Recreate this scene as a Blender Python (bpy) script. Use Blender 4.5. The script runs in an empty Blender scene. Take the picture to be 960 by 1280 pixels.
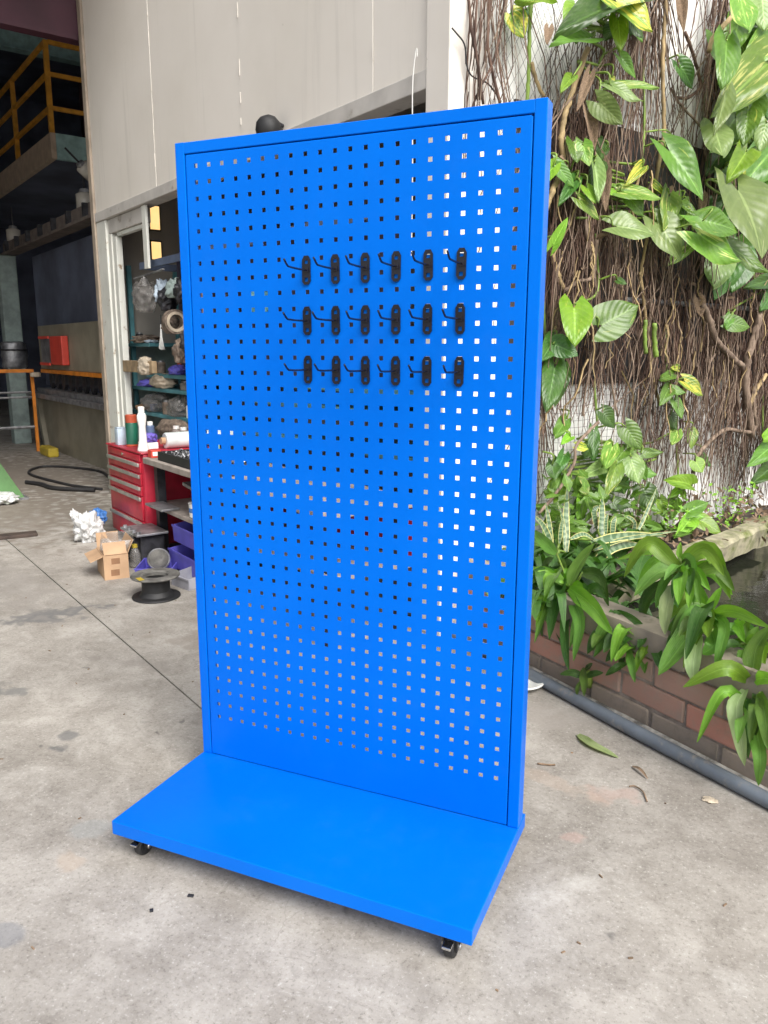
import bpy, bmesh, math, random
from mathutils import Vector, Matrix, noise
random.seed(7)
scene = bpy.context.scene
R = math.radians

# ---------------------------------------------------------------- camera, world, sun, exposure
cam_d = bpy.data.cameras.new('camera')
cam = bpy.data.objects.new('camera', cam_d)
scene.collection.objects.link(cam)
scene.camera = cam
cam_d.sensor_fit = 'VERTICAL'
cam_d.sensor_height = 24.0
cam_d.lens = 24.0 * 981.39 / 1280.0
cam_d.clip_start = 0.05
cam_d.clip_end = 500
cx, cy, cz = Vector((0.91582, 0.40157, 0.00272)), Vector((-0.08348, 0.18374, 0.97942)), Vector((0.39281, -0.89721, 0.20179))
M = Matrix((cx, cy, cz)).transposed().to_4x4()
M.translation = (0.8402, -1.6813, 1.2291)
cam.matrix_world = M

SUN_DIR = Vector((0.62, -0.45, 0.78)).normalized()      # towards the sun
SUN_EL = math.asin(SUN_DIR.z)
world = bpy.data.worlds.new('World')
scene.world = world
world.use_nodes = True
wn = world.node_tree
wn.nodes.clear()
sky = wn.nodes.new('ShaderNodeTexSky')
sky.sky_type = 'NISHITA'
sky.sun_disc = False
sky.sun_elevation = SUN_EL
sky.sun_rotation = math.atan2(SUN_DIR.x, SUN_DIR.y)
sky.air_density = 1.0
sky.dust_density = 4.0
hs = wn.nodes.new('ShaderNodeHueSaturation')
hs.inputs['Saturation'].default_value = 0.22
bg = wn.nodes.new('ShaderNodeBackground')
bg.inputs['Strength'].default_value = 0.15
wo = wn.nodes.new('ShaderNodeOutputWorld')
wn.links.new(sky.outputs[0], hs.inputs['Color'])
wn.links.new(hs.outputs[0], bg.inputs['Color'])
wn.links.new(bg.outputs[0], wo.inputs['Surface'])

sun_d = bpy.data.lights.new('sun', 'SUN')
sun_d.energy = 2.0
sun_d.angle = R(32)
sun_d.color = (1.0, 0.965, 0.91)
sun = bpy.data.objects.new('sun', sun_d)
scene.collection.objects.link(sun)
sun.rotation_euler = (-SUN_DIR).to_track_quat('-Z', 'Y').to_euler()

vs = scene.view_settings
vs.view_transform = 'Standard'
vs.look = 'None'
vs.exposure = 0.75
vs.gamma = 1.0
scene.cycles.use_denoising = True
scene.cycles.max_bounces = 6
scene.cycles.diffuse_bounces = 4
scene.cycles.glossy_bounces = 3
scene.cycles.use_adaptive_sampling = True
scene.cycles.adaptive_threshold = 0.025
scene.cycles.transparent_max_bounces = 10

# ---------------------------------------------------------------- building frame: s along the shed wall, t into the building
TH = R(-29.592)
EX = Vector((math.cos(TH), math.sin(TH), 0))
EY = Vector((-math.sin(TH), math.cos(TH), 0))
UP = Vector((0, 0, 1))
K = Vector((-2.931, 2.330, 0))
def W(s, t, z=0.0):
    return K + EX * s + EY * t + UP * z
# the brick planter's own line
FA, FD, FN = Vector((0.329, 1.028, 0)), Vector((0.808, -0.589, 0)).normalized(), Vector((0.589, 0.808, 0)).normalized()
TF = math.atan2(FD.y, FD.x)
def F(a, k, z=0.0):
    return FA + FD * a + FN * k + UP * z

# ---------------------------------------------------------------- mesh helpers
class MB:
    def __init__(self):
        self.v, self.f, self.uv = [], [], {}
    def add(self, vs_, fs_):
        o = len(self.v)
        self.v += [tuple(a) for a in vs_]
        self.f += [tuple(i + o for i in q) for q in fs_]
        return o
    def box(self, x0, x1, y0, y1, z0, z1, m=None):
        vs_ = [Vector((x, y, z)) for z in (z0, z1) for y in (y0, y1) for x in (x0, x1)]
        if m is not None:
            vs_ = [m @ a for a in vs_]
        self.add(vs_, [(0, 2, 3, 1), (4, 5, 7, 6), (0, 1, 5, 4), (2, 6, 7, 3), (0, 4, 6, 2), (1, 3, 7, 5)])
        return self
    def cbox(self, x0, x1, y0, y1, z0, z1, b=0.004, m=None, seg=2):
        bm = bmesh.new()
        bmesh.ops.create_cube(bm, size=1)
        bmesh.ops.scale(bm, vec=(x1 - x0, y1 - y0, z1 - z0), verts=bm.verts)
        bmesh.ops.translate(bm, vec=((x0 + x1) / 2, (y0 + y1) / 2, (z0 + z1) / 2), verts=bm.verts)
        bmesh.ops.bevel(bm, geom=bm.edges[:], offset=b, segments=seg, profile=0.5, affect='EDGES')
        bm.verts.index_update()
        vs_ = [(m @ v.co if m is not None else v.co.copy()) for v in bm.verts]
        self.add(vs_, [[v.index for v in f.verts] for f in bm.faces])
        bm.free()
        return self
    def tube(self, pts, r, n=6, cap=True, flat=1.0):
        pts = [Vector(p) for p in pts]
        rs = r if isinstance(r, (list, tuple)) else [r] * len(pts)
        o = len(self.v)
        ref = None
        for i, p in enumerate(pts):
            d = (pts[min(i + 1, len(pts) - 1)] - pts[max(i - 1, 0)])
            d = d.normalized() if d.length > 1e-9 else Vector((0, 0, 1))
            if ref is None:
                ref = Vector((0, 0, 1)) if abs(d.z) < 0.9 else Vector((1, 0, 0))
            a = d.cross(ref)
            a = a.normalized() if a.length > 1e-6 else d.orthogonal().normalized()
            b = a.cross(d).normalized()
            ref = b
            for k in range(n):
                w = 2 * math.pi * k / n
                self.v.append(tuple(p + a * math.cos(w) * rs[i] + b * math.sin(w) * rs[i] * flat))
        for i in range(len(pts) - 1):
            for k in range(n):
                k2 = (k + 1) % n
                self.f.append((o + i * n + k, o + i * n + k2, o + (i + 1) * n + k2, o + (i + 1) * n + k))
        if cap:
            self.f.append(tuple(o + k for k in reversed(range(n))))
            self.f.append(tuple(o + (len(pts) - 1) * n + k for k in range(n)))
        return self
    def lathe(self, prof, n=20, c=(0, 0, 0), m=None, cap=True):
        o = len(self.v)
        c = Vector(c)
        for r, z in prof:
            for k in range(n):
                w = 2 * math.pi * k / n
                p = Vector((r * math.cos(w), r * math.sin(w), z))
                if m is not None:
                    p = m @ p
                self.v.append(tuple(p + c))
        for i in range(len(prof) - 1):
            for k in range(n):
                k2 = (k + 1) % n
                self.f.append((o + i * n + k, o + i * n + k2, o + (i + 1) * n + k2, o + (i + 1) * n + k))
        if cap:
            self.f.append(tuple(o + k for k in reversed(range(n))))
            self.f.append(tuple(o + (len(prof) - 1) * n + k for k in range(n)))
        return self
    def prism(self, poly, h0, h1, axis='y'):
        def mk(a, b, h):
            return {'y': (a, h, b), 'x': (h, a, b), 'z': (a, b, h)}[axis]
        n = len(poly)
        self.add([mk(a, b, h0) for a, b in poly] + [mk(a, b, h1) for a, b in poly],
                 [tuple(range(n)), tuple(reversed(range(n, 2 * n)))] + [(i, i + n, (i + 1) % n + n, (i + 1) % n) for i in range(n)])
        return self

def link(o):
    scene.collection.objects.link(o)
    return o
def mesh_of(name, mb, m, smooth=False, fixn=True):
    me = bpy.data.meshes.new(name)
    me.from_pydata(mb.v, [], mb.f)
    if fixn:
        bm = bmesh.new()
        bm.from_mesh(me)
        bmesh.ops.recalc_face_normals(bm, faces=bm.faces[:])
        bm.to_mesh(me)
        bm.free()
    if m:
        me.materials.append(m)
    if smooth:
        me.polygons.foreach_set('use_smooth', [True] * len(me.polygons))
        if smooth != 'all':
            me.set_sharp_from_angle(angle=R(26))
    me.update()
    return me
def obj(name, mb, m, parent=None, smooth=False, fixn=True):
    o = link(bpy.data.objects.new(name, mesh_of(name, mb, m, smooth, fixn)))
    if parent:
        o.parent = parent
    return o
def tag(o, label=None, cat=None, group=None, kind=None):
    if label: o['label'] = label
    if cat: o['category'] = cat
    if group: o['group'] = group
    if kind: o['kind'] = kind
    return o
def thing(name, label, cat, loc=(0, 0, 0), rz=0.0, group=None):
    o = link(bpy.data.objects.new(name, None))
    o.empty_display_size = 0.1
    o.location = loc
    o.rotation_euler = (0, 0, rz)
    return tag(o, label, cat, group)
def sthing(name, label, cat, s, t, z=0.0, group=None):
    return thing(name, label, cat, W(s, t, z), TH, group)
def catmull(pts, n):
    pts = [Vector(p) for p in pts]
    P = [pts[0] * 2 - pts[1]] + pts + [pts[-1] * 2 - pts[-2]]
    out = []
    m = len(pts) - 1
    for i in range(n + 1):
        u = i / n * m
        k = min(int(u), m - 1)
        x = u - k
        a, b, c, d = P[k], P[k + 1], P[k + 2], P[k + 3]
        out.append(0.5 * (2 * b + (c - a) * x + (2 * a - 5 * b + 4 * c - d) * x * x + (3 * b - a - 3 * c + d) * x ** 3))
    return out

# ---------------------------------------------------------------- materials
def nmat(name):
    m = bpy.data.materials.new(name)
    m.use_nodes = True
    nt = m.node_tree
    b = nt.nodes['Principled BSDF']
    return m, nt, b
def nd(nt, typ, **kw):
    n = nt.nodes.new(typ)
    for k, v in kw.items():
        if k in n.inputs:
            n.inputs[k].default_value = v
        else:
            setattr(n, k, v)
    return n
def noise_n(nt, vec, scale, detail=4, rough=0.55, dist=0.0):
    n = nt.nodes.new('ShaderNodeTexNoise')
    n.inputs['Scale'].default_value = scale
    n.inputs['Detail'].default_value = detail
    n.inputs['Roughness'].default_value = rough
    n.inputs['Distortion'].default_value = dist
    if vec is not None:
        nt.links.new(vec, n.inputs['Vector'])
    return n.outputs[0]
def maprange(nt, src, a, b, c=0.0, d=1.0):
    n = nt.nodes.new('ShaderNodeMapRange')
    n.interpolation_type = 'SMOOTHSTEP'
    nt.links.new(src, n.inputs[0])
    for i, v in enumerate((a, b, c, d)):
        n.inputs[i + 1].default_value = v
    return n.outputs[0]
def mixc(nt, fac, a, b, typ='MIX'):
    n = nt.nodes.new('ShaderNodeMix')
    n.data_type = 'RGBA'
    n.blend_type = typ
    for sock, v in ((n.inputs[0], fac), (n.inputs[6], a), (n.inputs[7], b)):
        if isinstance(v, (int, float)):
            sock.default_value = v
        elif isinstance(v, (tuple, list)):
            sock.default_value = (*v[:3], 1)
        else:
            nt.links.new(v, sock)
    return n.outputs[2]
def math_n(nt, op, a, b=None):
    n = nt.nodes.new('ShaderNodeMath')
    n.operation = op
    for i, v in enumerate((a, b)):
        if v is None:
            continue
        if isinstance(v, (int, float)):
            n.inputs[i].default_value = v
        else:
            nt.links.new(v, n.inputs[i])
    return n.outputs[0]
def bump_n(nt, b, h, strength, dist=0.002):
    n = nt.nodes.new('ShaderNodeBump')
    n.inputs['Strength'].default_value = strength
    n.inputs['Distance'].default_value = dist
    nt.links.new(h, n.inputs['Height'])
    nt.links.new(n.outputs[0], b.inputs['Normal'])
def coords(nt, which='Object'):
    return nt.nodes.new('ShaderNodeTexCoord').outputs[which]
def pmat(name, col, rough=0.6, metal=0.0, var=0.2, scale=9.0, bump=0.0, bscale=80.0, dirt=None, dirt_amt=0.0, spec=0.5, alpha=1.0, trans=0.0, dscale=3.0):
    m, nt, b = nmat(name)
    co = coords(nt)
    f = noise_n(nt, co, scale, 5)
    c = mixc(nt, maprange(nt, f, 0.3, 0.7), tuple(x * (1 - var) for x in col), tuple(min(1, x * (1 + var)) for x in col))
    if dirt:
        d = noise_n(nt, co, dscale, 6, 0.65)
        c = mixc(nt, maprange(nt, d, 0.62 - dirt_amt * 0.3, 0.72), c, dirt)
    nt.links.new(c, b.inputs['Base Color'])
    b.inputs['Roughness'].default_value = rough
    b.inputs['Metallic'].default_value = metal
    b.inputs['Specular IOR Level'].default_value = spec
    b.inputs['Alpha'].default_value = alpha
    b.inputs['Transmission Weight'].default_value = trans
    if bump:
        bump_n(nt, b, noise_n(nt, co, bscale, 3), bump)
    return m

def rootmat(name, c1, c2):
    m, nt, b = nmat(name)
    mp = nt.nodes.new('ShaderNodeMapping')
    mp.inputs['Scale'].default_value = (55, 55, 1.2)
    co = coords(nt)
    nt.links.new(co, mp.inputs['Vector'])
    f = noise_n(nt, mp.outputs[0], 1.0, 3, 0.6)
    g_ = noise_n(nt, co, 2.2, 3)
    c = mixc(nt, maprange(nt, math_n(nt, 'ADD', math_n(nt, 'MULTIPLY', f, 0.75), math_n(nt, 'MULTIPLY', g_, 0.3)), 0.36, 0.70), c1, c2)
    nt.links.new(c, b.inputs['Base Color'])
    b.inputs['Roughness'].default_value = 0.85
    bump_n(nt, b, noise_n(nt, co, 120, 3), 0.3)
    return m
MT = {}
def bluemat():
    m, nt, b = nmat('blue_powder_coat')
    co = coords(nt)
    f = noise_n(nt, co, 1.3, 4)
    c = mixc(nt, maprange(nt, f, 0.3, 0.7), (0.0, 0.112, 0.57), (0.0, 0.134, 0.64))
    dust = noise_n(nt, co, 7, 7, 0.7)
    c = mixc(nt, maprange(nt, dust, 0.50, 0.85, 0, 0.015), c, (0.30, 0.36, 0.48))
    nt.links.new(c, b.inputs['Base Color'])
    nt.links.new(maprange(nt, dust, 0.35, 0.7, 0.33, 0.47), b.inputs['Roughness'])
    b.inputs['Specular IOR Level'].default_value = 0.45
    b.inputs['Specular Tint'].default_value = (0.12, 0.50, 1.0, 1)
    bump_n(nt, b, noise_n(nt, co, 420, 2), 0.16, 0.0012)
    return m
MT['blue'] = bluemat()
MT['hook'] = pmat('black_hook_paint', (0.006, 0.006, 0.011), 0.24, var=0.3, bump=0.05)
MT['rubber'] = pmat('black_rubber', (0.015, 0.015, 0.016), 0.6, bump=0.1)
MT['steel'] = pmat('bright_steel', (0.6, 0.6, 0.6), 0.25, 1.0, var=0.1)
MT['dullsteel'] = pmat('dull_steel', (0.33, 0.33, 0.34), 0.5, 0.8, var=0.3, scale=14)
def wallmat():
    m, nt, b = nmat('shed_wall_paint')
    co = coords(nt)
    c = mixc(nt, maprange(nt, noise_n(nt, co, 1.1, 5), 0.3, 0.7), (0.72, 0.675, 0.605), (0.79, 0.745, 0.68))
    mp = nt.nodes.new('ShaderNodeMapping')
    mp.inputs['Scale'].default_value = (9, 9, 0.45)
    nt.links.new(co, mp.inputs['Vector'])
    st_ = noise_n(nt, mp.outputs[0], 1.0, 6, 0.65)
    c = mixc(nt, maprange(nt, st_, 0.55, 0.75, 0, 0.35), c, (0.50, 0.47, 0.42))
    sp_ = noise_n(nt, co, 13, 6, 0.7)
    c = mixc(nt, maprange(nt, sp_, 0.68, 0.74, 0, 0.5), c, (0.42, 0.38, 0.33))
    nt.links.new(c, b.inputs['Base Color'])
    b.inputs['Roughness'].default_value = 0.65
    bump_n(nt, b, noise_n(nt, co, 6, 4), 0.15, 0.01)
    return m
MT['wall'] = wallmat()
MT['trim'] = pmat('lintel_trim_paint', (0.5, 0.475, 0.44), 0.7, var=0.12, scale=6, dirt=(0.28, 0.24, 0.2), dirt_amt=0.1, dscale=7)
MT['edge'] = pmat('wall_edge_brown', (0.33, 0.27, 0.21), 0.75, var=0.2, scale=7)
MT['post'] = pmat('flaking_white_post_paint', (0.68, 0.68, 0.62), 0.6, var=0.07, scale=5, dirt=(0.25, 0.15, 0.07), dirt_amt=0.06, dscale=9)
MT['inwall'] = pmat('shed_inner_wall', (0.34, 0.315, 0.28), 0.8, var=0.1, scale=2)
MT['white'] = pmat('garden_wall_white', (0.80, 0.795, 0.77), 0.7, var=0.04, scale=2, dirt=(0.5, 0.47, 0.4), dirt_amt=0.05, dscale=2.2)
MT['shade'] = pmat('black_shade_sheet', (0.035, 0.033, 0.035), 0.85, var=0.35, scale=6, bump=0.2)
MT['wire'] = pmat('old_galvanised_wire', (0.16, 0.155, 0.15), 0.6, 0.4, var=0.4, scale=20)
MT['root'] = rootmat('brown_root', (0.035, 0.018, 0.013), (0.20, 0.12, 0.085))
MT['roottan'] = pmat('tan_stem', (0.36, 0.26, 0.13), 0.75, var=0.35, scale=14, bump=0.3, bscale=60)
MT['rootgrey'] = rootmat('grey_brown_root', (0.09, 0.058, 0.04), (0.30, 0.22, 0.16))
MT['stemgreen'] = pmat('green_vine_stem', (0.17, 0.26, 0.04), 0.5, var=0.35, scale=14)
MT['litter'] = pmat('dry_leaf_brown', (0.20, 0.135, 0.085), 0.85, var=0.5, scale=20)
MT['soil'] = pmat('planter_soil', (0.055, 0.042, 0.032), 0.95, var=0.5, scale=16, bump=0.8, bscale=40)
MT['coping'] = pmat('planter_coping_concrete', (0.25, 0.215, 0.165), 0.85, var=0.2, scale=7, bump=0.3, dirt=(0.12, 0.11, 0.06), dirt_amt=0.18, dscale=6)
MT['moss'] = pmat('mossy_concrete', (0.27, 0.245, 0.165), 0.9, var=0.4, scale=14, bump=0.5, bscale=50, dirt=(0.10, 0.125, 0.02), dirt_amt=0.6, dscale=9)
MT['mortar'] = pmat('grey_mortar', (0.27, 0.225, 0.19), 0.95, var=0.3, scale=25, bump=0.4)
MT['pipe'] = pmat('grey_plastic_pipe', (0.15, 0.175, 0.205), 0.5, var=0.12, scale=10, dirt=(0.27, 0.25, 0.22), dirt_amt=0.25, dscale=16, bump=0.15)
MT['red'] = pmat('red_chest_paint', (0.40, 0.014, 0.035), 0.45, var=0.25, scale=7)
MT['pull'] = pmat('grey_drawer_pull', (0.36, 0.34, 0.31), 0.45, 0.5, var=0.2)
MT['dark'] = pmat('dark_greasy_metal', (0.022, 0.022, 0.026), 0.5, var=0.6, scale=18, bump=0.4)
MT['bench'] = pmat('worn_bench_top', (0.27, 0.235, 0.205), 0.7, var=0.3, scale=9)
MT['purple'] = pmat('purple_plastic', (0.10, 0.09, 0.42), 0.45, var=0.15)
MT['teal'] = pmat('teal_shelf_paint', (0.07, 0.21, 0.24), 0.55, var=0.25, scale=8)
MT['tealbeam'] = pmat('teal_beam_paint', (0.27, 0.42, 0.41), 0.6, var=0.2)
MT['greencol'] = pmat('grey_green_paint', (0.25, 0.31, 0.29), 0.65, var=0.2)
MT['maroon'] = pmat('maroon_cladding', (0.055, 0.014, 0.026), 0.6, var=0.25, scale=2)
MT['yellow'] = pmat('orange_yellow_rail', (0.58, 0.27, 0.03), 0.5, var=0.2)
MT['orange'] = pmat('orange_paint', (0.62, 0.20, 0.02), 0.5, var=0.2)
MT['tan'] = pmat('beam_tan_paint', (0.46, 0.36, 0.27), 0.7, var=0.15)
MT['added_canopy'] = pmat('added_canopy_sheet', (0.30, 0.27, 0.26), 0.7)  # for the added yard roof, lightened to bounce light into the hall
MT['girder'] = pmat('dusty_girder', (0.13, 0.105, 0.09), 0.8, var=0.25)
MT['olive'] = pmat('press_olive_paint', (0.23, 0.21, 0.155), 0.55, var=0.2, scale=3)
MT['redbox'] = pmat('red_plastic_box', (0.55, 0.055, 0.035), 0.5, var=0.1)
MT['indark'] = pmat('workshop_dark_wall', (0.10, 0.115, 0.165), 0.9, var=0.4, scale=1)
MT['ramp'] = pmat('green_ramp_paint', (0.09, 0.19, 0.07), 0.6, var=0.25, scale=5)
MT['card'] = pmat('cardboard', (0.42, 0.27, 0.16), 0.85, var=0.15, scale=8)
MT['print'] = pmat('cardboard_print', (0.22, 0.115, 0.06), 0.85)
MT['bagwhite'] = pmat('white_plastic_bag', (0.52, 0.52, 0.51), 0.4, var=0.08, dirt=(0.2, 0.33, 0.12), dirt_amt=0.02, dscale=14)
MT['bagblue'] = pmat('blue_plastic_bag', (0.05, 0.16, 0.42), 0.45)
MT['clear'] = pmat('clear_plastic', (0.30, 0.285, 0.27), 0.18, var=0.4, scale=22, alpha=0.42)
MT['cream'] = pmat('white_plastic', (0.78, 0.78, 0.74), 0.4, var=0.05)
MT['canblue'] = pmat('pale_blue_tin', (0.42, 0.50, 0.58), 0.4)
MT['cangreen'] = pmat('dark_green_can', (0.012, 0.10, 0.06), 0.35)
MT['canred'] = pmat('rust_red_cap', (0.40, 0.07, 0.03), 0.4)
MT['film'] = pmat('film_roll', (0.60, 0.66, 0.64), 0.25, var=0.12)
MT['mint'] = pmat('mint_plastic', (0.35, 0.62, 0.52), 0.4)
MT['wood'] = pmat('old_plank', (0.30, 0.215, 0.125), 0.8, var=0.3, scale=12)
MT['spoolyellow'] = pmat('yellow_label', (0.42, 0.31, 0.03), 0.6)
MT['spoolgrey'] = pmat('dusty_grey_spool', (0.115, 0.11, 0.10), 0.8, var=0.4, scale=20)
MT['cable'] = pmat('black_hose', (0.02, 0.019, 0.02), 0.6)
MT['beige'] = pmat('beige_cloth', (0.45, 0.38, 0.29), 0.85, var=0.3, scale=15)
MT['brownitem'] = pmat('dusty_brown_item', (0.17, 0.13, 0.10), 0.7, var=0.5, scale=25)

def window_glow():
    m, nt, b = nmat('emissive_amber_pane')
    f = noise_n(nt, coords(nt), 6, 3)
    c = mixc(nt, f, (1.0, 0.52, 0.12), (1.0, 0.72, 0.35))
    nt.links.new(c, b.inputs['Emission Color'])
    b.inputs['Emission Strength'].default_value = 0.75  # emission stands in for sunlight beyond the amber panes
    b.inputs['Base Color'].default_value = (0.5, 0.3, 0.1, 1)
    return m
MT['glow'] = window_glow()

def concrete():
    m, nt, b = nmat('worn_concrete')
    co = coords(nt)
    big = noise_n(nt, co, 0.9, 5, 0.6)
    mid = noise_n(nt, co, 5, 6, 0.65, 0.4)
    fine = noise_n(nt, co, 24, 6, 0.75, 0.5)
    c = mixc(nt, maprange(nt, big, 0.3, 0.72), (0.315, 0.293, 0.264), (0.44, 0.412, 0.372))
    c = mixc(nt, maprange(nt, mid, 0.3, 0.75), mixc(nt, 1.0, c, (0.66, 0.645, 0.63), 'MULTIPLY'), c)
    c = mixc(nt, maprange(nt, fine, 0.45, 0.68, 0, 0.6), c, mixc(nt, 1.0, c, (0.72, 0.71, 0.70), 'MULTIPLY'))
    grit = noise_n(nt, co, 95, 4, 0.85)
    c = mixc(nt, maprange(nt, grit, 0.53, 0.66, 0, 0.7), c, mixc(nt, 1.0, c, (0.5, 0.49, 0.47), 'MULTIPLY'))
    c = mixc(nt, maprange(nt, grit, 0.44, 0.32, 0, 0.6), c, (0.56, 0.54, 0.50))
    # pale scuffs
    sc = noise_n(nt, co, 2.6, 7, 0.72, 0.8)
    c = mixc(nt, maprange(nt, sc, 0.55, 0.78, 0, 0.6), c, (0.52, 0.50, 0.465))
    # scattered dark grease specks
    vo = nt.nodes.new('ShaderNodeTexVoronoi')
    vo.inputs['Scale'].default_value = 9
    vo.inputs['Randomness'].default_value = 1
    wv = nt.nodes.new('ShaderNodeVectorMath'); wv.operation = 'ADD'
    nz = nt.nodes.new('ShaderNodeTexNoise'); nz.inputs['Scale'].default_value = 14
    nt.links.new(co, nz.inputs['Vector'])
    sm = nt.nodes.new('ShaderNodeVectorMath'); sm.operation = 'SCALE'; sm.inputs['Scale'].default_value = 0.09
    nt.links.new(nz.outputs['Color'], sm.inputs[0])
    nt.links.new(co, wv.inputs[0]); nt.links.new(sm.outputs[0], wv.inputs[1])
    nt.links.new(wv.outputs[0], vo.inputs['Vector'])
    spk = math_n(nt, 'MULTIPLY', maprange(nt, vo.outputs['Distance'], 0.08, 0.15, 1, 0), maprange(nt, noise_n(nt, co, 2.2, 2), 0.5, 0.62))
    c = mixc(nt, math_n(nt, 'MULTIPLY', spk, 0.65), c, (0.10, 0.095, 0.09))
    # fine branching cracks
    ck = nt.nodes.new('ShaderNodeTexVoronoi'); ck.feature = 'DISTANCE_TO_EDGE'; ck.inputs['Scale'].default_value = 0.9
    w2 = nt.nodes.new('ShaderNodeVectorMath'); w2.operation = 'ADD'
    n3 = nt.nodes.new('ShaderNodeTexNoise'); n3.inputs['Scale'].default_value = 3.0; n3.inputs['Detail'].default_value = 8
    s3 = nt.nodes.new('ShaderNodeVectorMath'); s3.operation = 'SCALE'; s3.inputs['Scale'].default_value = 0.5
    nt.links.new(co, n3.inputs['Vector']); nt.links.new(n3.outputs['Color'], s3.inputs[0])
    nt.links.new(co, w2.inputs[0]); nt.links.new(s3.outputs[0], w2.inputs[1]); nt.links.new(w2.outputs[0], ck.inputs['Vector'])
    crk = math_n(nt, 'MULTIPLY', maprange(nt, ck.outputs['Distance'], 0.0006, 0.0026, 1, 0), maprange(nt, noise_n(nt, co, 1.3, 3), 0.52, 0.64, 0, 0.2))
    c = mixc(nt, crk, c, (0.10, 0.09, 0.08))
    # hairline scratches
    mp = nt.nodes.new('ShaderNodeMapping')
    mp.inputs['Scale'].default_value = (2.0, 26.0, 1.0)
    mp.inputs['Rotation'].default_value = (0, 0, R(28))
    nt.links.new(co, mp.inputs['Vector'])
    scr = maprange(nt, noise_n(nt, mp.outputs[0], 1.6, 6, 0.75, 1.2), 0.665, 0.69, 0, 0.45)
    c = mixc(nt, scr, c, (0.16, 0.15, 0.14))
    # stains with a shape of their own: x, y, rx, ry, turn, colour, amount
    stains = [(-2.02, 0.93, 0.20, 0.10, 55, (0.13, 0.13, 0.13), 0.8), (-1.55, 0.20, 0.14, 0.06, 40, (0.14, 0.14, 0.135), 0.7),
              (-1.02, -0.02, 0.045, 0.03, 0, (0.10, 0.10, 0.10), 0.8), (-1.03, 0.06, 0.03, 0.03, 0, (0.12, 0.12, 0.12), 0.7),
              (-0.62, -0.30, 0.085, 0.035, 25, (0.27, 0.30, 0.305), 0.3), (-0.49, -0.67, 0.05, 0.035, 20, (0.15, 0.16, 0.18), 0.5),
              (-1.9, 1.75, 0.30, 0.05, -30, (0.17, 0.165, 0.16), 0.6), (-1.2, 0.95, 0.16, 0.09, 10, (0.24, 0.21, 0.18), 0.6),
              (0.62, 0.42, 0.075, 0.045, 10, (0.40, 0.26, 0.22), 0.35), (0.558, 0.18, 0.04, 0.025, 30, (0.42, 0.29, 0.25), 0.4),
              (0.48, 0.42, 0.16, 0.04, -15, (0.38, 0.30, 0.24), 0.35), (0.35, 0.85, 0.20, 0.10, 0, (0.27, 0.245, 0.22), 0.6),
              (0.52, -0.60, 0.10, 0.06, 0, (0.47, 0.40, 0.26), 0.5), (-0.55, -0.42, 0.05, 0.04, 0, (0.40, 0.32, 0.25), 0.45),
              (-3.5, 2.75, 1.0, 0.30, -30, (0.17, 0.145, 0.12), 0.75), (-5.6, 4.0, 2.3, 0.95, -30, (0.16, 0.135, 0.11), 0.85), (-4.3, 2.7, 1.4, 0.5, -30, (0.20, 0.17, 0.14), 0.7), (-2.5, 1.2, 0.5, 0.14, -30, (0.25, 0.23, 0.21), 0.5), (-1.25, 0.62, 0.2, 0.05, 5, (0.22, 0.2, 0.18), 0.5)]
    wob = nt.nodes.new('ShaderNodeTexNoise'); wob.inputs['Scale'].default_value = 11; wob.inputs['Detail'].default_value = 8
    nt.links.new(co, wob.inputs['Vector'])
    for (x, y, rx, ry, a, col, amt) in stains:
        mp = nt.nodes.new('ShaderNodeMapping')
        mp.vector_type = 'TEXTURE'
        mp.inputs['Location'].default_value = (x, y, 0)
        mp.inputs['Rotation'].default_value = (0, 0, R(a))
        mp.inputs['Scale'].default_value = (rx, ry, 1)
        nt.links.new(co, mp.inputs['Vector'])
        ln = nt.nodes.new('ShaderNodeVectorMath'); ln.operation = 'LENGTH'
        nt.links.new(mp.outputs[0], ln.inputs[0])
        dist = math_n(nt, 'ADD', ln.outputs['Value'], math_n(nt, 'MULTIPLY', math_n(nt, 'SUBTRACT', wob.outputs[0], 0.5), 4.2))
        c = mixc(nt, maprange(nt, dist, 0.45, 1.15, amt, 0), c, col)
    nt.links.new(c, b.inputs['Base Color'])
    b.inputs['Roughness'].default_value = 0.8
    b.inputs['Specular IOR Level'].default_value = 0.3
    bump_n(nt, b, math_n(nt, 'ADD', math_n(nt, 'MULTIPLY', mid, 0.6), math_n(nt, 'MULTIPLY', fine, 0.4)), 0.35, 0.004)
    return m
MT['concrete'] = concrete()

def brickmat(name, c1, c2, c3):
    m, nt, b = nmat(name)
    oi = nt.nodes.new('ShaderNodeObjectInfo')
    co = coords(nt)
    f = noise_n(nt, co, 14, 5, 0.65)
    c = mixc(nt, oi.outputs['Random'], c1, c2)
    c = mixc(nt, maprange(nt, f, 0.42, 0.7, 0, 0.75), c, c3)
    nt.links.new(c, b.inputs['Base Color'])
    b.inputs['Roughness'].default_value = 0.85
    bump_n(nt, b, noise_n(nt, co, 90, 4), 0.4, 0.003)
    return m
MT['brick'] = brickmat('weathered_brick', (0.52, 0.235, 0.175), (0.40, 0.25, 0.195), (0.34, 0.265, 0.21))
MT['brick0'] = brickmat('plaster_smeared_brick', (0.33, 0.27, 0.215), (0.37, 0.285, 0.22), (0.21, 0.18, 0.145))
MT['crust'] = pmat('mortar_crust', (0.36, 0.34, 0.31), 0.9, var=0.6, scale=22, bump=0.5)

def watermat():
    m, nt, b = nmat('dark_pond_water')
    b.inputs['Base Color'].default_value = (0.018, 0.02, 0.014, 1)
    b.inputs['Roughness'].default_value = 0.08
    b.inputs['Specular IOR Level'].default_value = 0.22
    bump_n(nt, b, noise_n(nt, coords(nt), 9, 3), 0.25, 0.01)
    return m
MT['water'] = watermat()

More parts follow.
